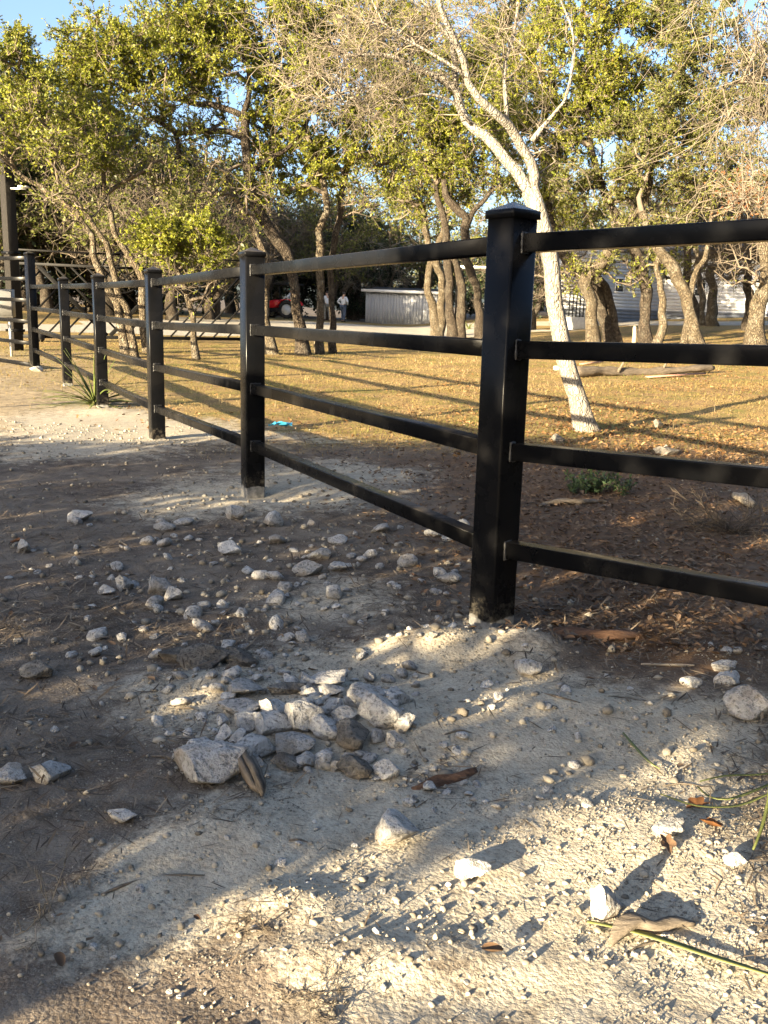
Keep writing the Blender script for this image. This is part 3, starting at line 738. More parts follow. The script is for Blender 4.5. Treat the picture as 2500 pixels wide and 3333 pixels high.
cp0 = at(1015, 575, 52); cp1 = at(1110, 571, 52)
carport = empty('carport', (cp0[0], cp0[1], Hf(cp0[0], cp0[1])), 'open carport with a thin white roof edge between oak trunks', 'carport')
zc = cp0[2]-Hf(cp0[0], cp0[1]); Lc = cp1[0]-cp0[0]
mb = MB(); mb.box((-0.6, 0, zc-0.06), (Lc+0.6, 3.4, zc+0.02)); mb.build('roof', MAT['white_trim'], carport)
for px_ in (-0.45, Lc+0.45):
    for py_ in (0.15, 3.2):
        mb = MB(); mb.box((px_-0.05, py_-0.05, -0.3), (px_+0.05, py_+0.05, zc-0.062), 0.008); mb.build('post', MAT['wood_column'], carport)
# concrete block with dark uprights by the house
cb0 = at(1243, 688, 38.0)
blk = empty('concrete_step', (cb0[0], cb0[1], Hf(cb0[0], cb0[1])), 'pale concrete step block with dark upright railing bars near the house', 'step', rotz=0.15)
zt = 0.62
mb = MB(); mb.box((-0.36, -0.3, -0.3), (0.36, 0.3, zt-0.14), 0.02); mb.build('block', MAT['concrete'], blk)
for k in range(5):
    mb = MB(); mb.box((-0.3+k*0.15-0.02, -0.05, zt-0.15), (-0.3+k*0.15+0.02, -0.01, zt+0.85), 0.004); mb.build('baluster', MAT['black'], blk)
mb = MB(); mb.box((-0.36, -0.06, zt+0.852), (0.36, 0.0, zt+0.90), 0.005); mb.build('handrail', MAT['black'], blk)
# overhead cables far behind
for k, dz in enumerate((0.0, 0.9)):
    a = at(-200, 455, 110); b = at(1900, 505, 110)
    t = np.linspace(0, 1, 40); Pp = a+(b-a)*t[:, None]; Pp[:, 2] += -1.6*4*t*(1-t)+dz
    mb = MB(); mb.tube(Pp, 0.03, 5); mb.build('utility_cable', MAT['rubber'], None, label=('upper' if k else 'lower')+' overhead utility cable crossing the sky behind the trees', cat='cable', group='overhead utility cables')
# ------------------------------------------------------------------ trees
def unit(v): return v/(np.linalg.norm(v, axis=-1, keepdims=True)+1e-9)
def rand_dirs(n, R): 
    v = R.normal(size=(n, 3)); return unit(v)
def twig_mesh(P, r0, r1):
    """P (n,k,3) polylines -> triangular tubes"""
    n, k, _ = P.shape
    T = unit(np.gradient(P, axis=1)); ref = np.where(np.abs(T[..., 2:3]) < 0.9, np.array([0, 0, 1.0]), np.array([1.0, 0, 0]))
    A = unit(np.cross(T, ref)); B = np.cross(T, A)
    rad = (r0[:, None]*(1-np.linspace(0, 1, k))+r1[:, None]*np.linspace(0, 1, k))[..., None, None]
    ang = np.arange(3)*2*math.pi/3
    V = P[:, :, None, :]+rad*(np.cos(ang)[:, None]*A[:, :, None, :]+np.sin(ang)[:, None]*B[:, :, None, :])
    idx = np.arange(n*k*3).reshape(n, k, 3)
    a = idx[:, :-1]; b = idx[:, 1:]
    F = np.stack([a, np.roll(a, -1, 2), np.roll(b, -1, 2), b], -1).reshape(-1, 4)
    return V.reshape(-1, 3), F
def leaf_mesh(p, d, L, Wd, R, fold=0.25):
    n = len(p); s = unit(np.cross(d, rand_dirs(n, R))); nn = np.cross(d, s)
    L = L[:, None]; Wd = Wd[:, None]
    mid = p+d*L*0.45-nn*Wd*fold
    V = np.stack([p, mid+s*Wd*0.5+nn*Wd*fold, p+d*L, mid-s*Wd*0.5+nn*Wd*fold], 1)
    F = np.arange(n*4).reshape(n, 4)
    return V.reshape(-1, 3), F
def bez_path(a, b, m, R, sag=0.0, jit=0.08):
    t = np.linspace(0, 1, m+1)[1:, None]; L = np.linalg.norm(b-a)
    c = (a+b)/2+np.array([0, 0, 0.18*L])+R.normal(size=3)*0.10*L
    P = (1-t)**2*a+2*t*(1-t)*c+t*t*b
    J = R.normal(size=P.shape)*jit*min(L/m, 0.5); J[-1] *= 0.3
    return P+J

class Tree:
    def __init__(s, seed): s.R = np.random.default_rng(seed); s.pts = []; s.par = []; s.rad = []; s.fix = []; s.clump = []; s.stems = []
    def stem(s, P, radii, gnarl=0.02):
        """P (k,3) polyline, radii (k,)"""
        Q = catmull(np.column_stack([P, radii]), 0.22)
        Lc = np.arange(len(Q))[:, None]*0.22
        ph = s.R.uniform(0, 6, 3)
        Q[:, :3] += gnarl*np.sin(Lc*3.1+ph)*np.clip(Lc*2, 0, 1)+gnarl*0.6*np.sin(Lc*7.3+ph[::-1])*np.clip(Lc*2, 0, 1)
        b = len(s.pts)
        for i, q in enumerate(Q):
            s.pts.append(q[:3]); s.rad.append(max(q[3], 0.004)); s.fix.append(True); s.par.append(-1 if i == 0 else b+i-1)
        s.stems.append(Q); return b, len(Q)
    def attach(s, centers, minz, spread=1.0):
        s.base_n = len(s.pts)
        C = np.array(centers); P0 = np.array(s.pts)
        d0 = np.array([np.min(np.linalg.norm(P0-c, axis=1)) for c in C]); order = np.argsort(d0)
        cap = len(s.pts)+len(C)*14
        buf = np.zeros((cap, 3)); buf[:len(s.pts)] = P0; cnt = len(s.pts)
        pen = np.zeros(cap); pen[:cnt] = np.where(P0[:, 2] < minz, 50.0, 0.0)
        for ci in order:
            c = C[ci]; Q = buf[:cnt]
            dd = np.linalg.norm(Q-c, axis=1)+pen[:cnt]+0.6*np.clip(Q[:, 2]-c[2]+0.1, 0, None)
            j = int(np.argmin(dd)); L = np.linalg.norm(c-Q[j]); m = max(2, min(12, int(L/0.3)))
            path = bez_path(Q[j], c, m, s.R, jit=0.22)
            par = j
            for p in path:
                s.pts.append(p); s.par.append(par); s.rad.append(0); s.fix.append(False); par = len(s.pts)-1
                buf[cnt] = p; pen[cnt] = 0.15; cnt += 1
            s.clump.append(par)
    def radii(s, r0):
        n = len(s.pts); w = np.zeros(n)
        for c in s.clump: w[c] += 1
        for i in range(n-1, -1, -1):
            if s.par[i] >= 0 and not s.fix[i]: w[s.par[i]] += w[i]
        for i in range(n):
            if not s.fix[i]:
                r = r0*math.sqrt(max(w[i], 0.6))
                s.rad[i] = min(r, s.rad[s.par[i]]*0.92)

def oak(name, label, base, stems, blobs, seed, d, group=None, bark='bark', twig='twig', leaf='leaf', leafL=0.061, tw_n=9, lf_n=22, clumpR=0.42, r0=0.011, minz=1.2, up=0.3, flare=1.6, tw_len=1.0, twr=0.0035, twk=3, tws=1, kink=0.33):
    T = Tree(seed); R = T.R; k = 1/ppm(d)
    bx, by = base
    roots = []
    for st in stems:
        P = np.array([at(p[0], p[1], d+(p[3] if len(p) > 3 else 0.0)) for p in st]); rad = np.array([p[2]*k*0.5 for p in st])
        if len(T.stems) == 0 or st[0][1] > 640:
            gz_ = Hf(P[0][0], P[0][1]); P[0][2] = gz_-0.06; rad[0] *= flare
            P = np.vstack([P[0], P[0]*0.85+P[1]*0.15, P[1:]]); rad = np.concatenate([[rad[0]], [rad[0]*0.80+rad[1]*0.02], rad[1:]])
        T.stem(P, rad, 0.018*max(1, d/16))
    cen = []; outd = []; dens = []
    for b in blobs:
        px, py, dd, rx, ry, rz, n = b[:7]; lf = b[7] if len(b) > 7 else 1.0
        c = at(px, py, d+dd); m = 0
        while m < n:
            q = R.uniform(-1, 1, 3); l = np.linalg.norm(q)
            if l > 1: continue
            q = q*(0.55+0.45*l)/(l+1e-6)*l if l > 0 else q
            cen.append(c+q*np.array([rx*k, rz, ry*k])); outd.append(q/(l+1e-6)); dens.append(lf); m += 1
    root = empty(name, (float(T.pts[0][0]), float(T.pts[0][1]), float(T.pts[0][2])+0.06), label, 'tree', group)
    if cen: T.attach(cen, minz+T.pts[0][2]); T.radii(r0)
    off = np.array(root.location)
    # trunk: stems as round tubes with lumpy surface
    mb = MB()
    for Q in T.stems:
        nseg = 12; rg = rings_along(Q[:, :3], np.maximum(Q[:, 3], 0.006), nseg)
        rg = [r+(r-q[:3])*((vnoise(np.arange(nseg)*0.9+i*0.02, np.full(nseg, i*0.45), seed)-0.5)*0.30)[:, None] for i, (r, q) in enumerate(zip(rg, Q))]
        mb.loft([r-off for r in rg])
    mb.build('trunk', MAT[bark], root, smooth=True)
    P = np.array(T.pts); par = np.array(T.par); rad = np.array(T.rad)
    nf = np.nonzero(~np.array(T.fix))[0]
    if len(nf):
        a = par[nf]; seg = np.stack([P[a], P[nf]], 1)
        # 5-sided limb segments, ring at each end
        Td = unit(seg[:, 1]-seg[:, 0]); ref = np.where(np.abs(Td[:, 2:3]) < 0.9, np.array([0, 0, 1.0]), np.array([1.0, 0, 0]))
        A = unit(np.cross(Td, ref)); B = np.cross(Td, A); ang = np.arange(4)*2*math.pi/4
        ra = np.minimum(rad[a], rad[nf]*1.5)
        circ = np.cos(ang)[None, :, None]*A[:, None, :]+np.sin(ang)[None, :, None]*B[:, None, :]
        V = np.stack([seg[:, 0, None, :]+circ*ra[:, None, None]-Td[:, None, :]*0.2*ra[:, None, None], seg[:, 1, None, :]+circ*rad[nf][:, None, None]+Td[:, None, :]*0.2*rad[nf][:, None, None]], 1)
        idx = np.arange(len(nf)*8).reshape(-1, 2, 4)
        F = np.stack([idx[:, 0], np.roll(idx[:, 0], -1, 1), np.roll(idx[:, 1], -1, 1), idx[:, 1]], -1).reshape(-1, 4)
        LV, LF = V.reshape(-1, 3), F
        # twigs
        cl = np.array(T.clump); order = np.argsort([np.min(np.linalg.norm(np.array(cen)-P[c], axis=1)) for c in cl[:0]]) if False else None
        cenA = P[cl]
        # density of each clump: nearest blob centre entry
        idxc = np.array([int(np.argmin(np.linalg.norm(np.array(cen)-c, axis=1))) for c in cenA]); den = np.array(dens)[idxc]; od = np.array(outd)[idxc]
        ntw = np.maximum(1, (tw_n*R.uniform(0.6, 1.4, len(cl))*np.where(den < 0.4, 0.75, 1.0))).astype(int)
        ow = np.repeat(np.arange(len(cl)), ntw)
        st = cenA[ow]-(cenA[ow]-P[par[cl]][ow])*R.uniform(0, 1.2, (len(ow), 1))
        dr = unit(rand_dirs(len(ow), R)*0.9+od[ow]*0.45+np.array([0, 0, up]))
        Ln = clumpR*tw_len*R.uniform(0.5, 1.35, len(ow))
        kk = twk; pts = [st]; cur = st; dcur = dr
        for j in range(kk-1):
            dcur = unit(dcur+R.normal(size=dcur.shape)*kink); cur = cur+dcur*(Ln/(kk-1))[:, None]; pts.append(cur)
        TP = np.stack(pts, 1)
        # side twiglets
        m2 = tws; ow2 = np.repeat(np.arange(len(TP)), m2); jj = R.integers(1, max(2, kk-1), len(ow2))
        s2 = TP[ow2, jj]; d2 = unit(unit(TP[ow2, jj+1]-s2)+R.normal(size=s2.shape)*0.75); L2 = Ln[ow2]*R.uniform(0.25, 0.6, len(ow2))
        TP2 = np.stack([s2, s2+d2*(L2*0.5)[:, None], s2+unit(d2+R.normal(size=d2.shape)*0.4)*L2[:, None]], 1)
        sc = max(1.0, d/14.0)
        V1, F1 = twig_mesh(TP, np.full(len(TP), twr*1.6*sc), np.full(len(TP), twr*0.7*sc))
        V2, F2 = twig_mesh(TP2, np.full(len(TP2), twr*0.8*sc), np.full(len(TP2), twr*0.5*sc))
        n1 = len(LV); n2 = n1+len(V1)
        me = make_mesh('branchwork', np.concatenate([LV, V1, V2])-off, [np.concatenate([LF, F1+n1, F2+n2])], smooth=True)
        link('branchwork', me, MAT[twig], root, kind='stuff')
        # leaves
        TP2x = TP2 if kk == 3 else np.stack([TP2[:, 0]]+[TP2[:, 0]*(1-t_)+TP2[:, 2]*t_ for t_ in np.linspace(0, 1, kk)[1:]], 1); allT = np.concatenate([TP, TP2x]); dl = np.concatenate([den[ow], den[ow][ow2]])
        nl = R.poisson(np.where(np.arange(len(allT)) < len(TP), lf_n, lf_n*0.6)*dl)
        o3 = np.repeat(np.arange(len(allT)), nl)
        if len(o3):
            u = R.uniform(0.25, 1.0, len(o3))*(kk-1); j0 = np.minimum(u.astype(int), kk-2); f = (u-j0)[:, None]
            p = allT[o3, j0]*(1-f)+allT[o3, j0+1]*f; td = unit(allT[o3, j0+1]-allT[o3, j0])
            ld = unit(td*0.5+rand_dirs(len(o3), R)*0.9+np.array([0, 0, 0.15]))
            Lf = leafL*R.uniform(0.65, 1.3, len(o3)); VL, FL = leaf_mesh(p, ld, Lf, Lf*R.uniform(0.36, 0.52, len(o3)), R)
            me = make_mesh('crown', VL-off, FL, {'rnd': ('FACE', R.random(len(o3)))}, smooth=False)
            link('crown', me, MAT[leaf], root, kind='stuff')
    return root

GRP = 'live oaks behind the fence'
# pale forked tree just behind the fence
oak('pale_forked_tree', 'pale-barked leaning tree with a forked bare crown just behind the nearest post', (0, 0),
    [[(1268, 930, 45), (1243, 850, 39.6), (1216, 740, 37.8), (1194, 620, 35.1), (1178, 530, 34.2), (1160, 450, 36), (1146, 412, 36)],
     [(1150, 425, 25.2), (1109, 370, 22.7), (1069, 320, 21, 0.1), (1029, 280, 19.3, 0.2), (999, 230, 17.6, 0.3), (984, 190, 16, 0.3), (949, 165, 14.3, 0.3), (880, 145, 10.9, 0.2), (820, 120, 7.6, 0.1), (740, 118, 4.2, 0)],
     [(1150, 420, 24.4), (1152, 380, 21.8), (1129, 325, 20.2), (1099, 275, 18.5, -0.1), (1069, 240, 16.8, -0.2), (1039, 205, 15.1, -0.3), (1014, 175, 14.3, -0.3), (997, 125, 12.6, -0.4), (974, 75, 10.9, -0.5), (950, 20, 9.2, -0.6), (930, -60, 6.7, -0.7)],
     [(984, 190, 12.6, 0.3), (984, 135, 10.9, 0.3), (975, 85, 9.2, 0.4), (940, 45, 6.7, 0.5), (900, 0, 5, 0.6)],
     [(1095, 270, 9.2, -0.1), (1094, 180, 8.4, 0), (1096, 100, 7.6, 0.1), (1114, 30, 5.9, 0.2), (1120, -60, 4.2, 0.2)],
     [(1149, 305, 10.9), (1189, 255, 8.4), (1214, 215, 6.7, -0.1), (1239, 120, 5.9, -0.2), (1229, 50, 4.2, -0.2), (1208, -20, 3.4, -0.2)],
     [(1029, 280, 7.6, 0.2), (1000, 250, 6.7, 0.1), (960, 215, 5.9, 0), (905, 205, 4.2, -0.1), (860, 215, 2.5, -0.1)],
     [(890, 150, 5.9, 0.2), (840, 175, 5, 0.1), (780, 190, 4.2, 0), (700, 215, 2.5, 0)],
     [(1014, 175, 6.7, -0.3), (960, 130, 5.9, -0.4), (900, 95, 5, -0.4), (830, 40, 3.4, -0.5), (800, 0, 2.5, -0.5)]],
    [(840, 110, 0.1, 190, 90, 0.9, 34, 0.03), (760, 210, 0.1, 150, 60, 0.8, 18, 0.03), (960, 60, 0, 170, 80, 0.9, 20, 0.05), (1120, 100, 0, 90, 120, 0.7, 10, 0.03), (700, 130, 0.2, 150, 70, 0.8, 16, 0.03), (900, 230, 0, 90, 40, 0.5, 8, 0.03),
     (1190, 330, 0.3, 60, 60, 0.4, 6, 0.05)],
    11, 8.45, bark='bark_white', twig='twig_pale', leaf='leaf', tw_n=8, lf_n=6, clumpR=0.42, r0=0.0042, minz=1.9, leafL=0.05, tw_len=1.2, twr=0.0019, twk=5, tws=3, kink=0.5)
# overhanging tree whose trunk stands past the frame
oak('overhanging_tree', 'leafless tree with long drooping pale twigs hanging in from the side', (0, 0),
    [[(2050, 1010, 75), (2040, 800, 66), (2010, 500, 58), (1960, 250, 50, -0.2), (1880, 60, 40, -0.4), (1780, -40, 28, -0.6), (1640, -90, 18, -0.7), (1500, -100, 9, -0.8)],
     [(1990, 380, 34), (1880, 230, 26, -0.2), (1760, 150, 20, -0.3), (1660, 158, 14, -0.4), (1600, 178, 9, -0.4), (1560, 185, 5, -0.4)]],
    [(1600, 20, -0.5, 110, 60, 0.6, 12, 0.0), (1640, 190, -0.4, 60, 60, 0.5, 8, 0.0)],
    12, 6.6, bark='bark', twig='twig_pale', leaf='leaf', tw_n=6, lf_n=0, clumpR=0.5, r0=0.004, minz=1.5, up=-1.5, tw_len=1.6, twr=0.0019, twk=6, tws=3, kink=0.30)

def O(name, label, stems, blobs, seed, d, **k):
    k.setdefault('group', GRP); return oak(name, label, (0, 0), stems, blobs, seed, d, **k)
O('live_oak', 'two-stemmed live oak leaning over the gate, nearest the timber column',
  [[(276, 768, 19), (260, 700, 17), (250, 659, 16), (234, 620, 15), (216, 583, 15), (202, 547, 14), (200, 524, 13), (187, 498, 13), (165, 460, 13), (130, 430, 12), (90, 405, 10), (50, 385, 9), (0, 330, 8), (-60, 270, 6)],
   [(290, 760, 16), (280, 700, 15), (273, 659, 14), (260, 638, 14), (250, 610, 13), (239, 568, 12), (229, 529, 12), (216, 505, 11), (195, 470, 10), (160, 430, 9), (140, 380, 8), (120, 320, 7), (95, 250, 6), (70, 180, 5)]],
  [(35, 175, 0, 70, 85, 1.4, 36), (95, 320, -0.3, 110, 65, 1.2, 26, 0.35), (170, 440, -0.4, 90, 45, 0.8, 14, 0.15), (20, 290, 0, 70, 60, 1.0, 16, 0.5)],
  21, 17.3)
O('live_oak', 'single-stemmed thin live oak behind the third post from the near corner',
  [[(318, 755, 17), (311, 690, 16), (309, 650, 16), (304, 602, 15), (283, 560, 14), (263, 531, 13), (250, 498, 12), (238, 460, 11), (226, 420, 10), (222, 370, 9), (230, 310, 7), (240, 250, 5)]],
  [(215, 300, 0, 115, 60, 1.3, 38, 0.75), (310, 370, 0, 95, 60, 1.2, 22, 0.35), (150, 250, 0.5, 90, 60, 1.2, 20, 0.7)], 22, 18.6)
O('young_oak', 'small young oak with a low bright green tuft above the rails',
  [[(425, 772, 14), (419, 724, 12), (413, 680, 12), (406, 648, 12), (395, 607, 11), (374, 565, 9), (360, 540, 7)]],
  [(395, 515, 0, 85, 38, 0.9, 26, 1.5), (335, 540, 0, 40, 30, 0.6, 6, 1.0), (455, 600, 0, 50, 35, 0.6, 9, 0.05), (370, 605, -0.2, 55, 35, 0.5, 8, 0.05)], 23, 17.4, r0=0.008, minz=0.9)
O('live_oak', 'rough live oak with a crooked dark trunk close behind the second post',
  [[(591, 763, 24), (579, 708, 21), (572, 666, 19), (570, 624, 18), (579, 594, 17), (575, 550, 15), (555, 510, 13), (530, 470, 12), (505, 420, 10), (490, 370, 8)]],
  [(480, 340, 0, 90, 60, 1.2, 22, 0.15), (440, 420, -0.3, 70, 45, 1.0, 10, 0.25), (560, 420, -0.3, 70, 50, 1.0, 12, 0.2)], 24, 19.8, bark='bark', minz=1.5)
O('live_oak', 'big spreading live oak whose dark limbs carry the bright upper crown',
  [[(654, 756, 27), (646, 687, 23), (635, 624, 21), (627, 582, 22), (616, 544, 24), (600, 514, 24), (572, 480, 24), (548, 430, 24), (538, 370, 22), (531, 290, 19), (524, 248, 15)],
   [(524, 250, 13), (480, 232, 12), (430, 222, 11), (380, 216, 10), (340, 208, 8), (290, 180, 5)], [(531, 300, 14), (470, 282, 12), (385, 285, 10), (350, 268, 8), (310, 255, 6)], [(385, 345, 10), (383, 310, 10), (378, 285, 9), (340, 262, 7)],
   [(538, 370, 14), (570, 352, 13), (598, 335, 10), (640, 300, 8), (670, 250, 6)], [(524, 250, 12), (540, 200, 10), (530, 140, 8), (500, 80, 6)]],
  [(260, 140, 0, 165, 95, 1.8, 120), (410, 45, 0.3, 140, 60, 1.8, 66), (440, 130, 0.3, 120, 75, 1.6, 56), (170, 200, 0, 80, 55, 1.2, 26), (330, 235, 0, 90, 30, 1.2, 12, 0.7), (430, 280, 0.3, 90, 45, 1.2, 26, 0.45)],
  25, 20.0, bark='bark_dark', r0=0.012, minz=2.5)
O('live_oak', 'straight live oak, left of the close pair that frames the farm workers',
  [[(690, 756, 18), (691, 687, 17), (690, 603, 16), (694, 540, 17), (690, 498, 15), (702, 455, 14), (700, 400, 13), (680, 340, 11), (660, 270, 9), (650, 190, 7)]],
  [(600, 290, 0, 95, 55, 1.3, 36, 1.2), (640, 175, 0, 120, 80, 1.6, 66), (590, 60, 0.4, 120, 70, 1.6, 56), (700, 40, 0.6, 120, 60, 1.4, 40), (575, 400, -0.3, 60, 40, 0.8, 12, 1.0)], 26, 20.6, bark='bark')
O('live_oak', 'slender live oak, right of the close pair that frames the farm workers',
  [[(720, 757, 14), (717, 687, 13), (715, 624, 13), (717, 561, 13), (724, 506, 13), (735, 450, 12), (745, 390, 11), (760, 320, 9), (775, 240, 7)]],
  [(690, 350, -0.3, 85, 48, 1.2, 32, 1.3), (795, 280, 0, 95, 60, 1.4, 36, 1.0), (800, 150, 0.3, 120, 90, 1.6, 56, 0.9), (860, 50, 0.5, 120, 60, 1.4, 40, 0.9), (850, 375, 0, 60, 40, 1.0, 14, 1.0), (760, 440, 0, 60, 40, 0.8, 10, 0.15)], 27, 21.0, bark='bark_dark')
O('live_oak', 'forked live oak with crossing stems at the right end of the shed',
  [[(946, 705, 20), (931, 657, 17), (925, 603, 16), (930, 560, 15), (925, 520, 14), (915, 470, 12), (905, 430, 10)], [(948, 700, 17), (955, 645, 16), (952, 603, 16), (944, 561, 14), (950, 520, 13), (965, 470, 11), (980, 430, 9)]],
  [(870, 350, 0, 90, 60, 2.2, 34, 0.9), (900, 440, 0, 90, 45, 2.0, 26, 0.8), (985, 420, 0, 70, 40, 2, 16, 0.8)], 28, 33.5, leafL=0.075, r0=0.016, clumpR=0.62)
O('live_oak', 'twin-stemmed live oak in the middle of the clump beside the shed',
  [[(978, 726, 20), (973, 666, 18), (969, 603, 18), (967, 552, 17), (962, 500, 15), (952, 450, 13), (940, 400, 11)], [(994, 706, 20), (999, 657, 19), (992, 603, 18), (982, 561, 15), (972, 530, 13)]],
  [(955, 330, 0, 95, 70, 2.0, 50, 1.2), (890, 250, 0, 120, 80, 2.2, 66, 1.2), (1010, 370, 0, 60, 50, 1.6, 14, 0.7)], 29, 31.5, leafL=0.075, r0=0.016, clumpR=0.6, bark='bark_dark')
O('live_oak', 'leaning live oak nearest the corner post, trunk curving to one side',
  [[(1037, 729, 19), (1037, 674, 18), (1030, 632, 17), (1016, 590, 17), (1007, 556, 18), (1004, 500, 17), (1000, 465, 17), (970, 430, 16), (955, 390, 12)], [(1004, 500, 12), (1030, 450, 11), (1060, 410, 9), (1075, 370, 7)]],
  [(1010, 130, 0, 160, 125, 2.4, 120, 1.2), (1060, 270, 0, 110, 90, 2.2, 60, 1.1), (1085, 400, 0, 60, 50, 1.6, 14, 0.6), (1110, 40, 0, 130, 70, 2.0, 46)], 30, 31.0, leafL=0.075, r0=0.016, clumpR=0.6, bark='bark_dark')
O('live_oak', 'twisted live oak with an S-shaped trunk right of the pale tree',
  [[(1284, 750, 28), (1276, 694, 25), (1276, 645, 25), (1266, 611, 26), (1272, 584, 27), (1295, 573, 25), (1310, 550, 20), (1322, 515, 18), (1344, 485, 19), (1367, 462, 18), (1390, 440, 16), (1401, 409, 14), (1412, 350, 11), (1420, 290, 8)]],
  [(1290, 400, 0, 110, 55, 1.6, 40, 0.8), (1400, 330, 0, 110, 80, 1.8, 56, 0.9), (1340, 500, 0, 60, 30, 1.0, 8, 0.4), (1290, 560, -0.3, 40, 25, 0.6, 4, 0.6)], 31, 25.0, leaf='leaf_olive', leafL=0.066)
O('live_oak', 'pair of live oak stems leaning away together behind the pale tree',
  [[(1322, 750, 24), (1306, 687, 23), (1291, 641, 22), (1255, 596, 22), (1230, 565, 22), (1205, 530, 20), (1190, 480, 17), (1185, 430, 14), (1180, 370, 11)], [(1333, 738, 20), (1321, 664, 19), (1302, 618, 19), (1280, 592, 16)]],
  [(1190, 410, 0, 95, 60, 1.6, 36, 0.8), (1170, 290, 0, 110, 80, 1.8, 58, 1.0), (1120, 180, 0.5, 90, 80, 1.8, 30, 0.9), (1240, 470, 0, 70, 30, 1.2, 10, 0.4)], 32, 26.0, leafL=0.066, bark='bark_dark')
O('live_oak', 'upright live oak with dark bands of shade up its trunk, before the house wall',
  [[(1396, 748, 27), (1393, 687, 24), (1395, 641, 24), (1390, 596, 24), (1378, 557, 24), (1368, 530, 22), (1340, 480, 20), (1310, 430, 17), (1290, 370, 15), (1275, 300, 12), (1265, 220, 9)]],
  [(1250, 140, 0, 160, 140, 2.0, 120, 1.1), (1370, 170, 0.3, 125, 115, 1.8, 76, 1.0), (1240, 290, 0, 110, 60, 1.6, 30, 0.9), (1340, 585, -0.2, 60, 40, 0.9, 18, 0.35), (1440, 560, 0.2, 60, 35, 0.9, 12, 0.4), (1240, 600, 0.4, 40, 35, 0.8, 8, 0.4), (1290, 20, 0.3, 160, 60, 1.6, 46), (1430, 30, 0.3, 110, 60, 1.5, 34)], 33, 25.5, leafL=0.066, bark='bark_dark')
O('live_oak', 'thin knobbly live oak beside the dead stub in front of the house',
  [[(1414, 750, 18), (1431, 702, 17), (1433, 664, 16), (1426, 626, 14), (1422, 603, 13), (1420, 573, 11), (1430, 530, 9), (1445, 480, 7)]],
  [(1440, 500, 0, 70, 45, 1.2, 18, 0.5), (1480, 420, 0, 80, 50, 1.3, 22, 0.4)], 34, 24.6, leaf='leaf_olive')
O('live_oak', 'stout live oak leaning before the right window of the house',
  [[(1508, 748, 30), (1494, 694, 26), (1484, 649, 25), (1466, 607, 24), (1450, 569, 23), (1424, 540, 21), (1400, 500, 18), (1390, 460, 15)], [(1484, 649, 14), (1500, 600, 12), (1520, 560, 10), (1535, 500, 8), (1540, 420, 6)]],
  [(1450, 290, 0, 130, 90, 1.8, 76, 0.9), (1510, 110, 0.2, 140, 110, 1.8, 96, 1.0), (1540, 400, 0, 100, 60, 1.5, 44, 0.5), (1550, 260, 0.2, 110, 80, 1.6, 50, 0.6)], 35, 24.0, leaf='leaf_olive', leafL=0.064)
O('live_oak', 'thick live oak trunk nearest the edge of the yard in front of the house',
  [[(1628, 755, 40), (1633, 694, 34), (1641, 656, 33), (1652, 618, 32), (1660, 580, 30), (1650, 520, 26), (1660, 450, 22), (1680, 380, 18), (1690, 300, 14)]],
  [(1640, 330, 0, 110, 110, 1.6, 54, 0.35), (1700, 190, 0, 130, 130, 1.8, 60, 0.8), (1600, 150, 0.3, 90, 100, 1.4, 34, 0.3), (1600, 560, -0.6, 80, 60, 0.8, 14, 0.02)], 36, 22.5, leaf='leaf_olive')
O('rust_leaf_oak', 'young oak holding rust-brown dead leaves at the yard edge', 
  [[(1690, 800, 10), (1680, 700, 9), (1665, 600, 8), (1650, 520, 7), (1640, 450, 5)]],
  [(1615, 450, 0, 50, 32, 0.6, 9, 1.0), (1640, 390, 0, 40, 36, 0.5, 5, 0.6), (1580, 410, 0.2, 30, 30, 0.5, 3, 0.5)], 37, 17.5, leaf='leaf_rust', twig='twig_pale', leafL=0.07, lf_n=2, r0=0.006, minz=0.8)
O('live_oak', 'slim straight oak close against the house wall by its window',
  [[(1519, 690, 13), (1513, 626, 12), (1509, 580, 11), (1500, 530, 9), (1490, 480, 7)]], [(1480, 450, 0, 80, 40, 2, 16, 0.5)], 38, 39.0, leafL=0.09, r0=0.018, clumpR=0.7)
O('live_oak', 'pale live oak with a hooked trunk against the house wall',
  [[(1541, 678, 19), (1538, 618, 18), (1534, 590, 18), (1542, 577, 18), (1560, 580, 17), (1572, 558, 15), (1575, 520, 13), (1570, 470, 10)]], [(1580, 430, 0, 80, 45, 2, 18, 0.6), (1640, 400, 0, 60, 40, 2, 10, 0.5)], 39, 38.0, leafL=0.09, r0=0.018, clumpR=0.7)
# bare scrub by the workers
O('bare_tree', 'bare arching tree with pale limbs above the workers',
  [[(842, 705, 10), (838, 660, 9), (826, 620, 8), (800, 600, 7), (770, 606, 5), (740, 630, 4)], [(830, 640, 6), (850, 600, 5), (845, 540, 4), (838, 500, 3)]],
  [(800, 600, 0, 90, 35, 2.5, 30, 0.0), (850, 560, 0, 80, 60, 2.5, 24, 0.02)], 40, 64.0, twig='twig_pale', r0=0.016, clumpR=1.0, minz=0.8, up=0.1)

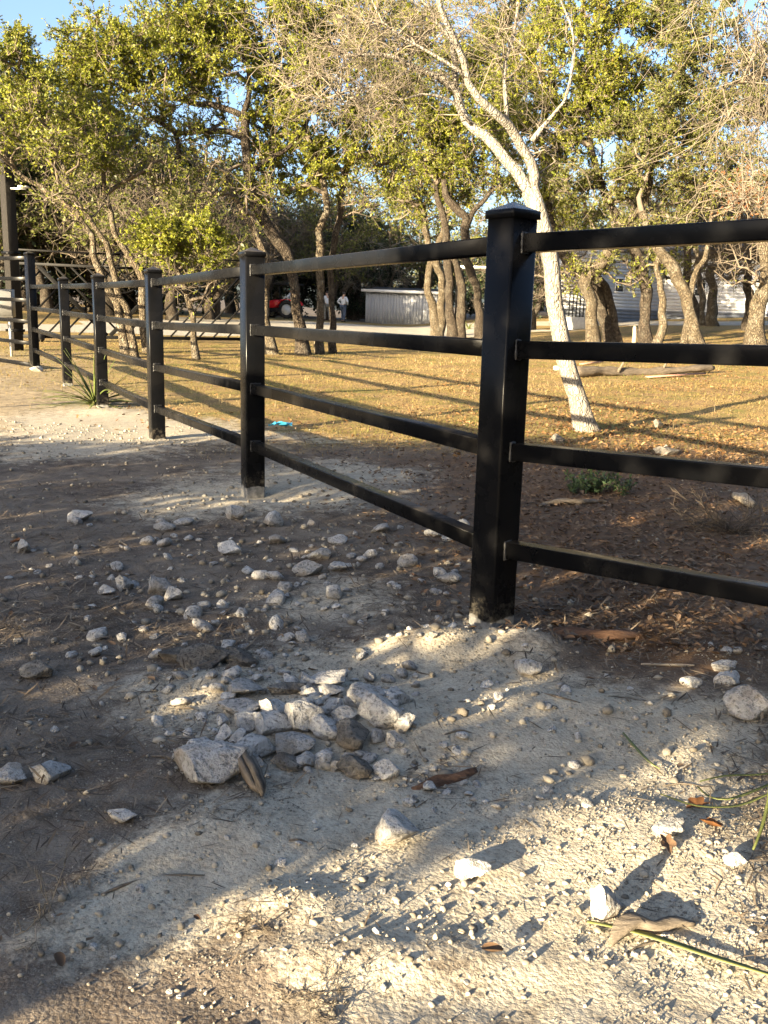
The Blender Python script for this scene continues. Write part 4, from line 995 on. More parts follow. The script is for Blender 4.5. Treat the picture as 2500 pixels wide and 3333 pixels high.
# ------------------------------------------------------------------ trees farther back: a few shapes, many copies
def far_tree(name, seed, h, w, nclump, leaf, leafL, tw_n, lf_n, bark='bark_dark', twig='twig_dark', low=0.25, lf=1.0, clumpR=0.9):
    T = Tree(seed); R = T.R
    bend = R.normal(size=2)*0.4
    P = np.array([(0, 0, -0.1), (bend[0]*0.2, bend[1]*0.2, h*0.18), (bend[0]*0.7, bend[1]*0.7, h*0.4), (bend[0], bend[1], h*0.75)]); T.stem(P, np.array([0.24, 0.17, 0.12, 0.05])*h/5.5, 0.05)
    cen = []
    while len(cen) < nclump:
        q = R.uniform(-1, 1, 3)
        if np.linalg.norm(q) > 1 or R.random() > 0.35+0.65*np.linalg.norm(q): continue
        cen.append(np.array([q[0]*w/2, q[1]*w/2, h*(low+1)/2+q[2]*h*(1-low)/2]))
    T.attach(cen, h*low*0.6); T.radii(0.02)
    P = np.array(T.pts); par = np.array(T.par); rad = np.array(T.rad); nf = np.nonzero(~np.array(T.fix))[0]
    mb = MB(); Q = T.stems[0]; mb.loft(rings_along(Q[:, :3], Q[:, 3], 8)); trunk = make_mesh('trunk', np.concatenate(mb.v), [np.array(f) for f in mb.f.values()], smooth=True)
    trunk.materials.append(MAT[bark])
    seg = np.stack([P[par[nf]], P[nf]], 1); V0, F0 = twig_mesh(seg, np.minimum(rad[par[nf]], rad[nf]*1.5), rad[nf])
    cl = P[np.array(T.clump)]; ow = np.repeat(np.arange(len(cl)), tw_n)
    dr = unit(rand_dirs(len(ow), R)+np.array([0, 0, 0.3])); Ln = clumpR*R.uniform(0.5, 1.2, len(ow))
    p0 = cl[ow]; p1 = p0+dr*(Ln*0.4)[:, None]; p2 = p1+unit(dr+R.normal(size=dr.shape)*0.4)*(Ln*0.35)[:, None]; p3 = p2+unit(dr+R.normal(size=dr.shape)*0.5)*(Ln*0.3)[:, None]
    TP = np.stack([p0, p1, p2, p3], 1); V1, F1 = twig_mesh(TP, np.full(len(TP), 0.012), np.full(len(TP), 0.005))
    br = make_mesh('branchwork', np.concatenate([V0, V1]), np.concatenate([F0, F1+len(V0)]), smooth=True); br.materials.append(MAT[twig])
    o3 = np.repeat(np.arange(len(TP)), R.poisson(lf_n*lf, len(TP)))
    cr = None
    if len(o3):
        u = R.uniform(0.2, 3, len(o3)); j = np.minimum(u.astype(int), 2); f = (u-j)[:, None]; p = TP[o3, j]*(1-f)+TP[o3, j+1]*f
        Lf = leafL*R.uniform(0.7, 1.3, len(o3)); VL, FL = leaf_mesh(p+R.normal(size=p.shape)*0.05, rand_dirs(len(o3), R), Lf, Lf*0.5, R)
        cr = make_mesh('crown', VL, FL, {'rnd': ('FACE', R.random(len(o3)))}); cr.materials.append(MAT[leaf])
    return trunk, br, cr
FAR = {
    'oak1': far_tree('f1', 101, 6.5, 7.0, 90, 'leaf_far', 0.17, 9, 7),
    'oak2': far_tree('f2', 102, 7.5, 6.5, 90, 'leaf_far', 0.17, 9, 6),
    'bare': far_tree('f3', 103, 6.0, 6.0, 90, 'leaf_olive', 0.12, 14, 0.5, twig='twig', clumpR=1.1),
    'cedar': far_tree('f4', 104, 6.8, 5.0, 110, 'leaf_dark', 0.20, 8, 12, low=0.03),
}
for k_ in FAR: pass
def put_far(kind, name, label, x, y, s, rz, group):
    tr, br, cr = FAR[kind]
    r = empty(name, (x, y, float(Hs(x, y))-0.05), label, 'tree', group, rz); r.scale = (s, s, s*random.uniform(0.9, 1.1))
    link('trunk', tr, None, r); link('branchwork', br, None, r, kind='stuff')
    if cr: link('crown', cr, None, r, kind='stuff')
RB = random.Random(5)
def fpx(px, Y): return at(px, 680, Y)[0]
# dark cedars behind the gate
ORD = ['first', 'second', 'third', 'fourth', 'fifth', 'sixth', 'seventh', 'eighth', 'ninth']
for ci, (px, Y, s) in enumerate(((-60, 46, 1.6), (10, 50, 1.7), (70, 45, 1.5), (130, 52, 1.65), (200, 47, 1.35), (280, 54, 1.4), (360, 50, 1.2), (450, 56, 1.25))):
    put_far('cedar', 'cedar_tree', ORD[ci]+' dark cedar behind the gate, counting away from the timber column', fpx(px, Y), Y, s, RB.uniform(0, 6), 'dark cedars behind the gate')
for ci, (px, Y, s) in enumerate(((560, 66, 1.1), (640, 68, 1.0), (705, 67, 1.1), (770, 66, 1.0), (840, 74, 0.9), (1000, 66, 0.8), (1080, 62, 0.8), (1150, 55, 0.75))):
    put_far('cedar', 'cedar_tree', ORD[ci]+' dark cedar of the thicket behind the workers, counting from the tractor', fpx(px, Y), Y, s, RB.uniform(0, 6), 'cedars behind the shed')
for i in range(30):
    px = -150+i*66+RB.uniform(-25, 25); Y = RB.uniform(48, 85)
    if px < 480: Y = RB.uniform(40, 58)
    if 880 < px < 1130: Y = RB.uniform(90, 120)
    if px > 1180: Y = RB.uniform(56, 80)
    kd = RB.choice(['oak1', 'oak2', 'oak2', 'bare'])
    put_far(kd, 'background_oak' if kd != 'bare' else 'background_bare_tree', 'hazy green oak in the far tree line' if kd != 'bare' else 'leafless grey tree in the far tree line', fpx(px, Y), Y, RB.uniform(0.85, 1.25), RB.uniform(0, 6), 'far tree line oaks' if kd != 'bare' else 'far tree line bare trees')
for ci, (px, Y, s, kd) in enumerate(((600, 66, 1.5, 'oak1'), (760, 70, 1.5, 'oak2'), (890, 68, 1.4, 'oak1'), (1120, 58, 1.3, 'oak2'), (1220, 62, 1.3, 'oak1'), (330, 58, 1.5, 'oak2'), (500, 62, 1.4, 'oak1'))):
    put_far(kd, 'background_oak', ('tall leafy oak behind the tractor', 'tall leafy oak rising behind the two standing workers', 'tall leafy oak rising over the right end of the shed', 'leafy oak behind the carport', 'leafy oak beside the concrete step, behind the pale forked tree', 'leafy oak far behind the sliding gate emblem', 'leafy oak far behind the young oak tuft')[ci], fpx(px, Y), Y, s, RB.uniform(0, 6), 'leafy oaks in the middle distance')
for ci, (px, Y, s, kd) in enumerate(((450, 44, 0.95, 'bare'), (1150, 38, 0.75, 'bare'), (1620, 34, 0.9, 'bare'), (1500, 33, 0.95, 'bare'), (1760, 30, 1.0, 'bare'), (340, 40, 0.9, 'bare'))):
    put_far(kd, 'background_bare_tree', ('leafless twiggy tree left of the second post, past the drive', 'leafless twiggy tree behind the corner post', 'leafless twiggy tree over the house end nearest the thick oak', 'leafless twiggy tree over the house by the right window', 'leafless twiggy tree at the far side of the house yard', 'leafless twiggy tree behind the third post, past the gate')[ci], fpx(px, Y), Y, s, RB.uniform(0, 6), 'twiggy trees in the middle distance')

# ------------------------------------------------------------------ unseen trees behind the viewer, crowns cut to cast the yard's shade
AZ = SUN_AZ-math.pi; av = np.array([math.sin(AZ), math.cos(AZ)]); lv = np.array([math.cos(AZ), -math.sin(AZ)]); TE = math.tan(SUN_EL)
UP_S = [-16, -12, -6.6, -6.05, -5.75, -5.3, -4.9, -4.55, -4.25, -3.1, -2.7, -2.45, -2.2, -1.9, 7]
UP_T = [0.6, 1.3, 3.05, 3.9, 4.7, 5.1, 5.4, 6.3, 6.7, 6.6, 6.7, 7.8, 9.6, 13.0, 14.0]
LO_S = [-1.24, -1.19, -1.15, -1.10, -1.05, -0.92, -0.81, -0.65, -0.4, 0.2, 1, 7]
LO_T = [-5, 0.80, 1.02, 1.18, 1.52, 1.72, 1.92, 2.18, 2.32, 2.4, 2.4, 2.5]
HOLES = [(-1.19, 1.96, .07, .17), (-1.12, 2.12, .04, .10), (-1.23, 2.05, .05, .10), (-1.62, 2.08, .20, .17), (-1.50, 2.22, .09, .12), (-1.76, 2.03, .05, .07), (-3.84, 3.04, .18, .24), (-3.71, 3.36, .09, .16), (-3.81, 4.12, .08, .18), (-3.66, 3.58, .10, .14), (-3.4, 3.9, .06, .12),
         (-2.66, 4.3, .11, .14), (-2.5, 4.7, .12, .14), (-2.2, 4.85, .10, .14), (-1.9, 5.0, .12, .14), (-1.36, 2.55, .07, .16), (-1.5, 2.80, .07, .16), (-1.32, 2.95, .09, .18), (-1.15, 3.3, .09, .2), (-2.9, 5.9, .08, .14), (-2.4, 5.6, .09, .14), (-1.2, 2.75, .06, .14), (-5.95, 3.75, .12, .12)]  # gaps left in those crowns so sun patches land on the ground
def shaded(s, t):  # mask the crowns are cut to: where shade should fall
    up = np.interp(s, UP_S, UP_T); lo = np.where(s < -1.24, -99, np.interp(s, LO_S, LO_T))
    m = (t < up) & (t > lo)
    for a, b, ra, rb in HOLES: m &= ((s-a)/ra)**2+((t-b)/rb)**2 > 1
    m &= ~((fbm(s*5.5, t*1.6, 1.0, 3, 331) > 0.765) & (t > 0.4))
    return m
def shade_tree(name, label, s0, s1, Tc, trunk_s, seed, leaf, cover):
    R = np.random.default_rng(seed)
    big = s1 <= -6.5 or s0 >= 1.5
    L0, L1 = (0.20, 0.34) if big else (0.09, 0.15)
    Lm = (L0+L1)/2; n = int((s1-s0)*18.5*TE*cover/(0.5*Lm*Lm*0.6*0.55))
    s = R.uniform(s0, s1, n); t = R.uniform(-4.2, 14.3, n)
    keep = shaded(s+(fbm(s*3, t, 2.0, 3, seed)-0.5)*0.06, t+(fbm(s*4, t*0.8, 2.0, 3, seed+9)-0.5)*0.25)
    s, t = s[keep], t[keep]
    dep = Tc+np.clip(R.normal(size=len(s))*0.35, -0.8, 0.8)
    P = np.column_stack([s[:, None]*lv+dep[:, None]*av, (t-dep)*TE])
    Lf = R.uniform(L0, L1, len(s)); VL, FL = leaf_mesh(P, rand_dirs(len(s), R), Lf, Lf*0.6, R)
    b = trunk_s*lv+(Tc)*av
    root = empty(name, (b[0], b[1], 0), label, 'tree', 'unseen shade trees behind the viewer')
    link('crown', make_mesh('crown', VL-np.array([b[0], b[1], 0]), FL, {'rnd': ('FACE', R.random(len(s)))}), MAT[leaf], root, kind='stuff')
    mb = MB(); mb.tube([(0, 0, -0.2), (0.05, 0.03, 0.7), (0.0, 0.1, 1.5), (-0.1, 0.05, 2.4)], [0.11, 0.08, 0.06, 0.03], 10); mb.build('trunk', MAT['bark'], root, smooth=True)
shade_tree('shade_juniper', 'unseen broad low juniper behind the viewer, crown shaped to cast shade, farthest from the fence', -15, -6.5, -5.2, -9, 301, 'leaf_dark', 3.2)
shade_tree('shade_juniper', 'unseen juniper thick to the ground behind the viewer, crown shaped to cast shade', -6.5, -1.2, -5.0, -3.2, 302, 'leaf_dark', 3.4)
shade_tree('shade_oak', 'unseen low oak behind the viewer, raised crown shaped to cast shade', -1.2, 1.5, -5.2, 0.6, 303, 'leaf_far', 3.4)
shade_tree('shade_oak', 'second unseen low oak behind the viewer, crown shaped to cast shade', 1.5, 6.5, -5.2, 3.6, 304, 'leaf_far', 3.0)

# woods on the other sides of the yard (they darken what the paint mirrors)
SIDE = [(9.5, -3, 1.0, 'cedar'), (11, 1.0, 0.9, 'oak1'), (10.0, 4.2, 0.9, 'cedar'), (14, -8, 1.1, 'oak2'), (13.5, 7.0, 1.0, 'oak2'), (8, -10, 1.0, 'cedar'), (3.5, -13, 1.1, 'oak1'), (16, 2.5, 1.2, 'cedar'), (18, 10, 1.1, 'oak1'), (-1.5, -17, 1.2, 'cedar'), (22, 16, 1.2, 'oak2'),
        (-40, -6, 1.3, 'cedar'), (-39, 1, 1.2, 'oak1'), (-41, 7, 1.3, 'cedar'), (-38, 13, 1.2, 'oak2'), (-42, 19, 1.3, 'oak1'), (-40, 26, 1.3, 'cedar')]
for x, y, s, kd in SIDE:
    put_far(kd, 'cedar_tree' if kd == 'cedar' else 'yard_oak', 'cedar at the side of the yard, outside the photo' if kd == 'cedar' else 'oak at the side of the yard, outside the photo', x, y, s, RB.uniform(0, 6), 'trees at the sides of the yard')
# ------------------------------------------------------------------ rocks
import bmesh
def ico(sub):
    bm = bmesh.new(); bmesh.ops.create_icosphere(bm, subdivisions=sub, radius=1.0)
    V = np.array([v.co[:] for v in bm.verts]); F = np.array([[v.index for v in f.verts] for f in bm.faces]); bm.free(); return V, F
def n3(P, sc, seed):
    return (vnoise(P[:, 0]*sc+seed*3.1, P[:, 1]*sc+7.7, seed)+vnoise(P[:, 1]*sc+1.3, P[:, 2]*sc+seed*1.7, seed+1)+vnoise(P[:, 2]*sc+5.2, P[:, 0]*sc-seed, seed+2))/3-0.5
def rock_mesh(sub, seed, planes=9, rough=0.12):
    R = np.random.default_rng(seed); V, F = ico(sub); V = V.copy()
    for _ in range(planes):
        nrm = unit(R.normal(size=3)); dd = R.uniform(0.42, 0.80); h = V@nrm-dd
        V -= np.clip(h, 0, None)[:, None]*nrm*0.97
    V *= (1+rough*1.4*n3(V, 1.7, seed)+rough*1.7*n3(V, 4.3, seed+5)+rough*1.1*n3(V, 9.0, seed+8))[:, None]
    V -= V.mean(0); V /= np.abs(V).max(0)
    return V, F
HERO = [make_mesh('rock', *rock_mesh(4, 500+i, 13, 0.11), smooth=True) for i in range(9)]
MED = [make_mesh('rock', *rock_mesh(2, 600+i, 9, 0.14), smooth=True) for i in range(10)]
for m in HERO+MED: m.materials.append(MAT['rock'])
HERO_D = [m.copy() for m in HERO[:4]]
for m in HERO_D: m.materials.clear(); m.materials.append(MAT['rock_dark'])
RK = random.Random(17); PILE = 'rocks heaped in the limestone pile'
occupied = []
def rock(px, py, w, h, label, group=None, me=None, dark=False, rot=None, tilt=0.12, sink=0.2, depth=0.8, name='limestone_rock'):
    """px,py = foot of the rock in the photograph; w,h its drawn size in those pixels"""
    g = gnd(px, py); Y = g[1]; k = 1/ppm(Y)
    if me is None: me = RK.choice(HERO_D if dark else HERO)
    o = bpy.data.objects.new(name, me); COL.objects.link(o)
    q_ = 1.45 if group == PILE else (1.5 if 'sunlit' in label and 'small sunlit stone' not in label else 1.2); sx = w*k/2*q_; sz = h*k/2*q_*(0.86 if group == PILE else 1.0); sy = sx*depth
    o.scale = (sx, sy, sz)
    y = Y+sy*0.7; x = g[0]*y/Y
    o.location = (x, y, Hf(x, y)+sz*(1-sink*2)); o.rotation_euler = (RK.uniform(-tilt, tilt), RK.uniform(-tilt, tilt), rot if rot is not None else RK.uniform(-0.5, 0.5))
    occupied.append((x, y, max(sx, sy)))
    tag(o, label, 'rock', group); return o
PILE = 'rocks heaped in the limestone pile'
for a in [
    (455, 1708, 140, 88, 'largest pale limestone block at the near corner of the rock pile', PILE),
    (540, 1650, 78, 50, 'smooth rounded grey rock against the largest block', PILE),
    (628, 1640, 84, 40, 'long flat pale rock just right of the smooth rounded one', PILE),
    (660, 1660, 46, 34, 'small clean angular rock under the long flat one', PILE),
    (620, 1668, 54, 30, 'dark wedge-shaped rock tucked under the long flat one', PILE),
    (820, 1602, 74, 74, 'tall pale rock at the right end of the pile', PILE),
    (871, 1607, 40, 52, 'upright tan rock leaning on the right end of the pile', PILE),
    (652, 1600, 72, 72, 'bulky cracked rock in the middle of the pile', PILE),
    (585, 1605, 80, 50, 'broad grey rock left of the cracked middle one', PILE),
    (592, 1570, 62, 46, 'squarish rock behind the broad grey one', PILE),
    (700, 1612, 62, 44, 'low mottled rock right of the cracked middle one', PILE),
    (757, 1632, 80, 52, 'dark pitted rock at the front of the pile', PILE),
    (768, 1680, 66, 42, 'bright chipped rock in front of the dark pitted one', PILE),
    (838, 1680, 52, 42, 'rounded cream rock in front of the tall pale one', PILE),
    (522, 1560, 84, 34, 'long low rock at the left rim of the pile', PILE),
    (524, 1526, 70, 34, 'cream rock stacked behind the long low one at the left rim', PILE),
    (535, 1590, 58, 42, 'rough rock half buried under the left rim', PILE),
    (718, 1570, 40, 36, 'small round rock in a gap of the pile', PILE),
    (785, 1560, 84, 52, 'wide grey rock at the back right of the pile', PILE),
    (750, 1590, 54, 34, 'flat grey rock below the wide back one', PILE),
    (702, 1500, 82, 34, 'pale flat rock on the far rim of the pile', PILE),
    (712, 1520, 46, 28, 'small pale rock in front of the far-rim flat one', PILE),
    (618, 1520, 70, 26, 'thin dark slab at the back of the pile', PILE),
    (395, 1438, 84, 34, 'pale flat rock leaning on the dark one above the pile', PILE),
    (448, 1450, 100, 44, 'dark weathered rock between two pale ones above the pile', PILE),
    (516, 1445, 68, 32, 'pale oval rock right of the dark weathered one', PILE),
    (85, 1468, 74, 40, 'dark weathered rock lying alone on the shaded soil', None),
    (25, 1698, 72, 50, 'grey lumpy rock cut by the photo edge', None),
    (108, 1692, 88, 50, 'grey pitted rock beside the lumpy one at the photo edge', None),
    (265, 1785, 74, 30, 'flat bluish slab pressed into the shaded soil', None),
    (852, 1832, 82, 66, 'sunlit block with a long shadow in the open dust', None),
    (1018, 1904, 62, 36, 'small sunlit oval rock right of the block', None),
    (1302, 1992, 62, 88, 'upright tan sunlit rock casting a sharp shadow', None),
    (1440, 1822, 84, 46, 'brown-topped slab beside the curled green blades', None),
    (1588, 1880, 58, 34, 'half-buried tan rock below the brown-topped slab', None),
    (1615, 1552, 84, 62, 'large cream sunlit rock at the far side of the dust', None),
    (1137, 1463, 58, 40, 'grey rock in front of the nearest post mound', None),
    (1562, 1452, 52, 28, 'grey rock at the edge of the leaf litter, far one of two', None),
    (1572, 1482, 58, 34, 'grey rock at the edge of the leaf litter, near one of two', None),
    (1492, 1488, 44, 26, 'low rock half covered by litter beside the twin grey ones', None),
    (507, 1126, 38, 36, 'upright pale rock at the foot of the second post mound', None),
    (172, 1128, 48, 28, 'white rock alone on the shaded ground far left', None),
    (52, 1194, 32, 32, 'pale rock with an orange leaf beside it', None),
    (340, 1285, 60, 44, 'large grey rock among the scattered stones, left of a round one', None),
    (376, 1298, 42, 34, 'round grey rock right beside the large grey one', None),
    (268, 1276, 40, 38, 'tall tan rock among the scattered stones', None),
    (232, 1286, 40, 22, 'flat pale rock next to the tall tan one', None),
    (500, 1198, 54, 30, 'crumbly pale rock at the far side of the scattered stones', None),
    (668, 1242, 70, 34, 'wide tan slab among scattered stones near the nearest post', None),
    (732, 1234, 58, 22, 'flat white slab just right of the wide tan one', None),
    (692, 1208, 60, 28, 'rough slab lying behind the wide tan one', None),
    (798, 1208, 30, 22, 'small clean white rock behind the flat white slab', None),
    (926, 1706, 36, 24, 'rounded grey rock in front of the buried branch', None),
    (883, 1742, 30, 24, 'small square rock below the rounded grey one', None),
    (1206, 958, 28, 20, 'white rock at the foot of the pale forked tree', None),
    (1438, 985, 44, 18, 'flat white rock in the sunlit leaves behind the right rails', None),
    (1421, 922, 20, 20, 'grey pointed rock crossed by a rail shadow', None),
    (82, 803, 28, 16, 'pale slab at the foot of the tall fence post', None),
    (940, 1164, 42, 20, 'pale rock under the lowest rail beside the nearest post', None),
]:
    nm = a[4]
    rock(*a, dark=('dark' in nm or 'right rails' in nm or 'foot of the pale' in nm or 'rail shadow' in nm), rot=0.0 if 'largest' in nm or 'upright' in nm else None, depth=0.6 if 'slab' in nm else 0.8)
# scattered stones one could still pick up and count
SCAT = 'stones scattered over the bare ground'
def scatter_px(n, x0, x1, y0, y1, smin, smax, label, seed, pool=None, gap=0.8):
    R = random.Random(seed); c = 0; tries = 0
    while c < n and tries < n*40:
        tries += 1
        px = R.uniform(x0, x1); py = R.uniform(y0, y1); g = gnd(px, py)
        w = smin*(smax/smin)**(R.random()**1.8)
        r = w/ppm(g[1])/2
        if any((g[0]-a)**2+(g[1]-b)**2 < ((r+q)*gap)**2 for a, b, q in occupied): continue
        rock(px, py, w, w*R.uniform(0.45, 0.8), label, SCAT, me=R.choice(pool or MED), rot=R.uniform(0, 6.28), tilt=0.5, depth=R.uniform(0.7, 1.2), sink=R.uniform(0.2, 0.36), name='limestone_stone'); c += 1
scatter_px(135, 150, 1000, 1130, 1430, 13, 46, 'small grey stone strewn on the shaded ground beside the fence', 1)
scatter_px(26, 470, 860, 1490, 1670, 34, 62, 'hand-sized pale rock wedged in the limestone pile', 8, HERO, 0.62)
scatter_px(80, 340, 900, 1450, 1690, 12, 42, 'small stone among the larger rocks of the pile', 2)
scatter_px(34, 880, 1330, 1560, 1760, 12, 28, 'small pale stone in the dust between pile and yard edge', 3)
scatter_px(26, 1000, 1659, 1390, 1560, 12, 26, 'small stone near the foot of the nearest post', 4)
scatter_px(24, 900, 1659, 1800, 2150, 10, 26, 'small sunlit stone in the open dust', 5)
scatter_px(30, 100, 900, 1750, 2180, 12, 26, 'small stone in the dappled ground closest to the viewer', 6)
scatter_px(24, 0, 330, 1150, 1640, 10, 22, 'small stone on the dark needle-covered soil', 7)

# pebbles and grit: too many to count
def pebbles(name, n, region, smin, smax, seed, sub, zone_w, label):
    R = np.random.default_rng(seed); x0, x1, y0, y1 = region; n0 = n
    V0, F0 = (ico(1) if sub else (np.array([(1, 0, -.2), (-.6, .9, -.2), (-.7, -.8, -.2), (.3, .35, .9), (-.3, -.1, 1.0)], float), np.array([(0, 1, 3), (1, 4, 3), (1, 2, 4), (2, 0, 4), (0, 3, 4)])))
    y = np.sqrt(y0*y0+(y1*y1-y0*y0)*R.random(n*4)**1.25); x = (R.random(n*4)*2-1)*(y*0.52+0.15)
    keep = (x > x0) & (x < x1); x, y = x[keep], y[keep]
    pl, li, gr, tn = zones(x, y)
    w = zone_w(pl, li, gr, tn, x, y); keep = R.random(len(x)) < w; x, y = x[keep][:n], y[keep][:n]
    n = len(x); s = smin*(smax/smin)**(R.random(n)**2.2)
    S = s[:, None]*R.uniform(0.6, 1.25, (n, 3)); S[:, 2] *= 0.72
    V = V0[None]*(1+R.normal(size=(n, len(V0), 3))*(0.17 if sub else 0.22))*S[:, None, :]
    a = R.uniform(0, 6.28, n); c, sn = np.cos(a)[:, None], np.sin(a)[:, None]
    V = np.stack([V[..., 0]*c-V[..., 1]*sn, V[..., 0]*sn+V[..., 1]*c, V[..., 2]], -1)
    V += np.stack([x, y, H(x, y)+S[:, 2]*0.45], 1)[:, None, :]
    F = (F0[None]+np.arange(n)[:, None, None]*len(V0)).reshape(-1, 3)
    me = make_mesh(name, V.reshape(-1, 3), F, {'rnd': ('FACE', np.repeat(R.random(n), len(F0)))}, smooth=False)
    link(name, me, MAT['pebble'], None, label=label, cat='gravel', kind='stuff')
def wmid(x, y): return np.exp(-((x+0.25)/0.9)**2-((y-3.6)/1.1)**2)
pebbles('gravel', 8500, (-6, 6, 1.9, 8), 0.004, 0.018, 71, True, lambda p, l, g, t, x, y: np.clip(0.10+0.25*p+0.75*wmid(x, y)*sstep(0.35, 0.65, fbm(x, y, 1.8, 3, 91)), 0, 1)*(1-g)*(1-0.7*l)*(0.6+0.4*t), 'loose limestone pebbles over the shaded ground by the fence')
pebbles('pebbles', 3400, (-3, 3, 0.85, 2.8), 0.0022, 0.0085, 73, True, lambda p, l, g, t, x, y: 0.12+0.5*p*sstep(0.35, 0.7, fbm(x, y, 5, 3, 92)), 'small pebbles in the dust closest to the viewer')
pebbles('grit', 72000, (-3, 3, 0.85, 3.3), 0.0009, 0.0042, 72, False, lambda p, l, g, t, x, y: (0.12+0.88*p)*(0.08+0.92*sstep(0.42, 0.66, fbm(x, y, 4, 3, 94))), 'fine limestone grit in the pale dust')

# ------------------------------------------------------------------ grass, leaf litter, needles
def scatter_xy(n, y0, y1, half, R, wfun):
    y = y0*(y1/y0)**R.random(n*3); x = (R.random(n*3)*2-1)*(y*half+0.3)
    k = R.random(len(x)) < wfun(x, y); return x[k][:n], y[k][:n]
def grass(name, n, y0, y1, seed, label, hmin, hmax, mat, wf, half=0.62, lean=0.5, wid=0.0017):
    R = np.random.default_rng(seed)
    x, y = scatter_xy(n, y0, y1, half, R, wf); n = len(x)
    g = fbm(x, y, 1.3, 3, 5)
    hgt = (hmin+(hmax-hmin)*R.random(n)**2)*(0.6+0.9*g); a = R.uniform(0, 6.28, n); ln = lean*R.uniform(0.4, 1.8, n)
    d = np.stack([np.cos(a)*ln, np.sin(a)*ln, np.ones(n)], 1); d = unit(d); sd = np.stack([-np.sin(a), np.cos(a), np.zeros(n)], 1)
    w = (wid*np.clip(y/7, 0.7, 3.0))[:, None]*R.uniform(0.6, 1.5, (n, 1))
    p = np.stack([x, y, H(x, y)-0.003], 1); mid = p+d*hgt[:, None]*0.6; tip = mid+unit(d+np.stack([np.cos(a), np.sin(a), -0.6*np.ones(n)], 1)*ln[:, None]*0.7)*hgt[:, None]*0.55
    V = np.stack([p-sd*w, p+sd*w, tip*0.8+mid*0.2], 1).reshape(-1, 3)
    b = np.arange(n)[:, None]*3
    rnd = np.clip(0.2+0.6*R.random(n)+2.8*(fbm(x, y, 0.5, 3, 15)-0.5), 0, 1)
    link(name, make_mesh(name, V, [b+np.array([[0, 1, 2]])], {'rnd': ('FACE', rnd)}), MAT[mat], None, label=label, cat='grass', kind='stuff')
def wz(i, base=0.0, inv=None):
    def f(x, y):
        z = zones(x, y); w = base+z[i]
        if inv is not None: w = w*(1-z[inv])
        return np.clip(w, 0, 1)*sstep(0.25, 0.6, fbm(x, y, 1.1, 3, 77))
    return f
def wgrass(x, y):
    z = zones(x, y); return np.clip(z[2]*(1-0.8*z[1])*(1-z[0]), 0, 1)*(0.40+0.60*sstep(0.36, 0.60, fbm(x, y, 0.9, 3, 77)))
grass('dry_grass', 200000, 6.0, 34, 81, 'short dry golden grass across the yard behind the fence', 0.010, 0.055, 'grass', wgrass, lean=0.8, wid=0.0020)
grass('dry_tufts', 9000, 6.2, 24, 87, 'taller dry stalks standing in the sunlit grass', 0.05, 0.16, 'straw', lambda x, y: wgrass(x, y)*sstep(0.56, 0.66, fbm(x, y, 1.6, 3, 57)), lean=0.5, wid=0.0012)
grass('straw_litter', 26000, 6.0, 22, 82, 'thin straw lying over the tan ground along the fence', 0.012, 0.05, 'straw', lambda x, y: 0.9*zones(x, y)[3], lean=3.0, wid=0.0013)
def flat_litter(name, n, y0, y1, seed, label, L0, L1, ratio, mat, wf, cat, curl=0.35, zoff=0.004):
    R = np.random.default_rng(seed); x, y = scatter_xy(n, y0, y1, 0.62, R, wf); n = len(x)
    a = R.uniform(0, 6.28, n); d = unit(np.stack([np.cos(a), np.sin(a), R.normal(size=n)*curl], 1)); s = unit(np.stack([-np.sin(a), np.cos(a), R.normal(size=n)*curl], 1))
    L = (L0+(L1-L0)*R.random(n))[:, None]*np.clip(y/2.2, 0.45, 1.0)[:, None]; w = L*ratio*R.uniform(0.7, 1.3, (n, 1)); up = np.array([0, 0, 1.0])
    p = np.stack([x, y, H(x, y)+zoff+R.random(n)*0.008], 1)
    m = p+d*L*0.5
    q1 = p+d*L*0.28; q2 = p+d*L*0.68
    V = np.stack([p+up*0.003, q1+s*w*0.36+up*w*0.22, q2+s*w*0.5+up*w*0.30, p+d*L, q2-s*w*0.46+up*w*0.26, q1-s*w*0.38+up*w*0.2, m-up*0.001], 1).reshape(-1, 3)
    b = np.arange(n)[:, None]*7; rnd = R.random(n)
    if ratio < 0.1:
        V = np.stack([p, p+s*w+d*L*0.3, p+d*L, p-s*w+d*L*0.6], 1).reshape(-1, 3); F = np.arange(n)[:, None]*4+np.array([[0, 1, 2, 3]])
    else: F = np.concatenate([b+np.array([t]) for t in ((0, 6, 1), (1, 6, 2), (2, 6, 3), (3, 6, 4), (4, 6, 5), (5, 6, 0))])
    link(name, make_mesh(name, V, F, {'rnd': ('FACE', np.tile(rnd, 6 if ratio >= 0.1 else 1))}), MAT[mat], None, label=label, cat=cat, kind='stuff')
flat_litter('leaf_litter', 19000, 2.7, 18, 83, 'dead oak leaves covering the ground behind the fence', 0.02, 0.040, 0.45, 'leaf_litter', lambda x, y: np.clip(zones(x, y)[1]+0.85*zones(x, y)[2]*sstep(-0.5, 2.5, x)*sstep(0.3, 0.6, fbm(x, y, 0.7, 3, 55))+0.4*zones(x, y)[2], 0, 1)*(x > -1.2), 'leaves')
flat_litter('fallen_leaves', 11000, 6.0, 19, 86, 'orange-brown fallen leaves drifted over the sunlit grass', 0.025, 0.055, 0.5, 'leaf_orange', lambda x, y: np.clip(zones(x, y)[2], 0, 1)*(0.12+0.88*sstep(-0.3, 2.2, x))*sstep(0.40, 0.60, fbm(x, y, 0.8, 3, 56)), 'leaves', curl=0.5)
flat_litter('loose_leaves', 260, 1.3, 8, 84, 'stray dead leaves on the bare ground', 0.02, 0.04, 0.45, 'leaf_litter', lambda x, y: 0.2+0.8*(1-zones(x, y)[0]), 'leaves')
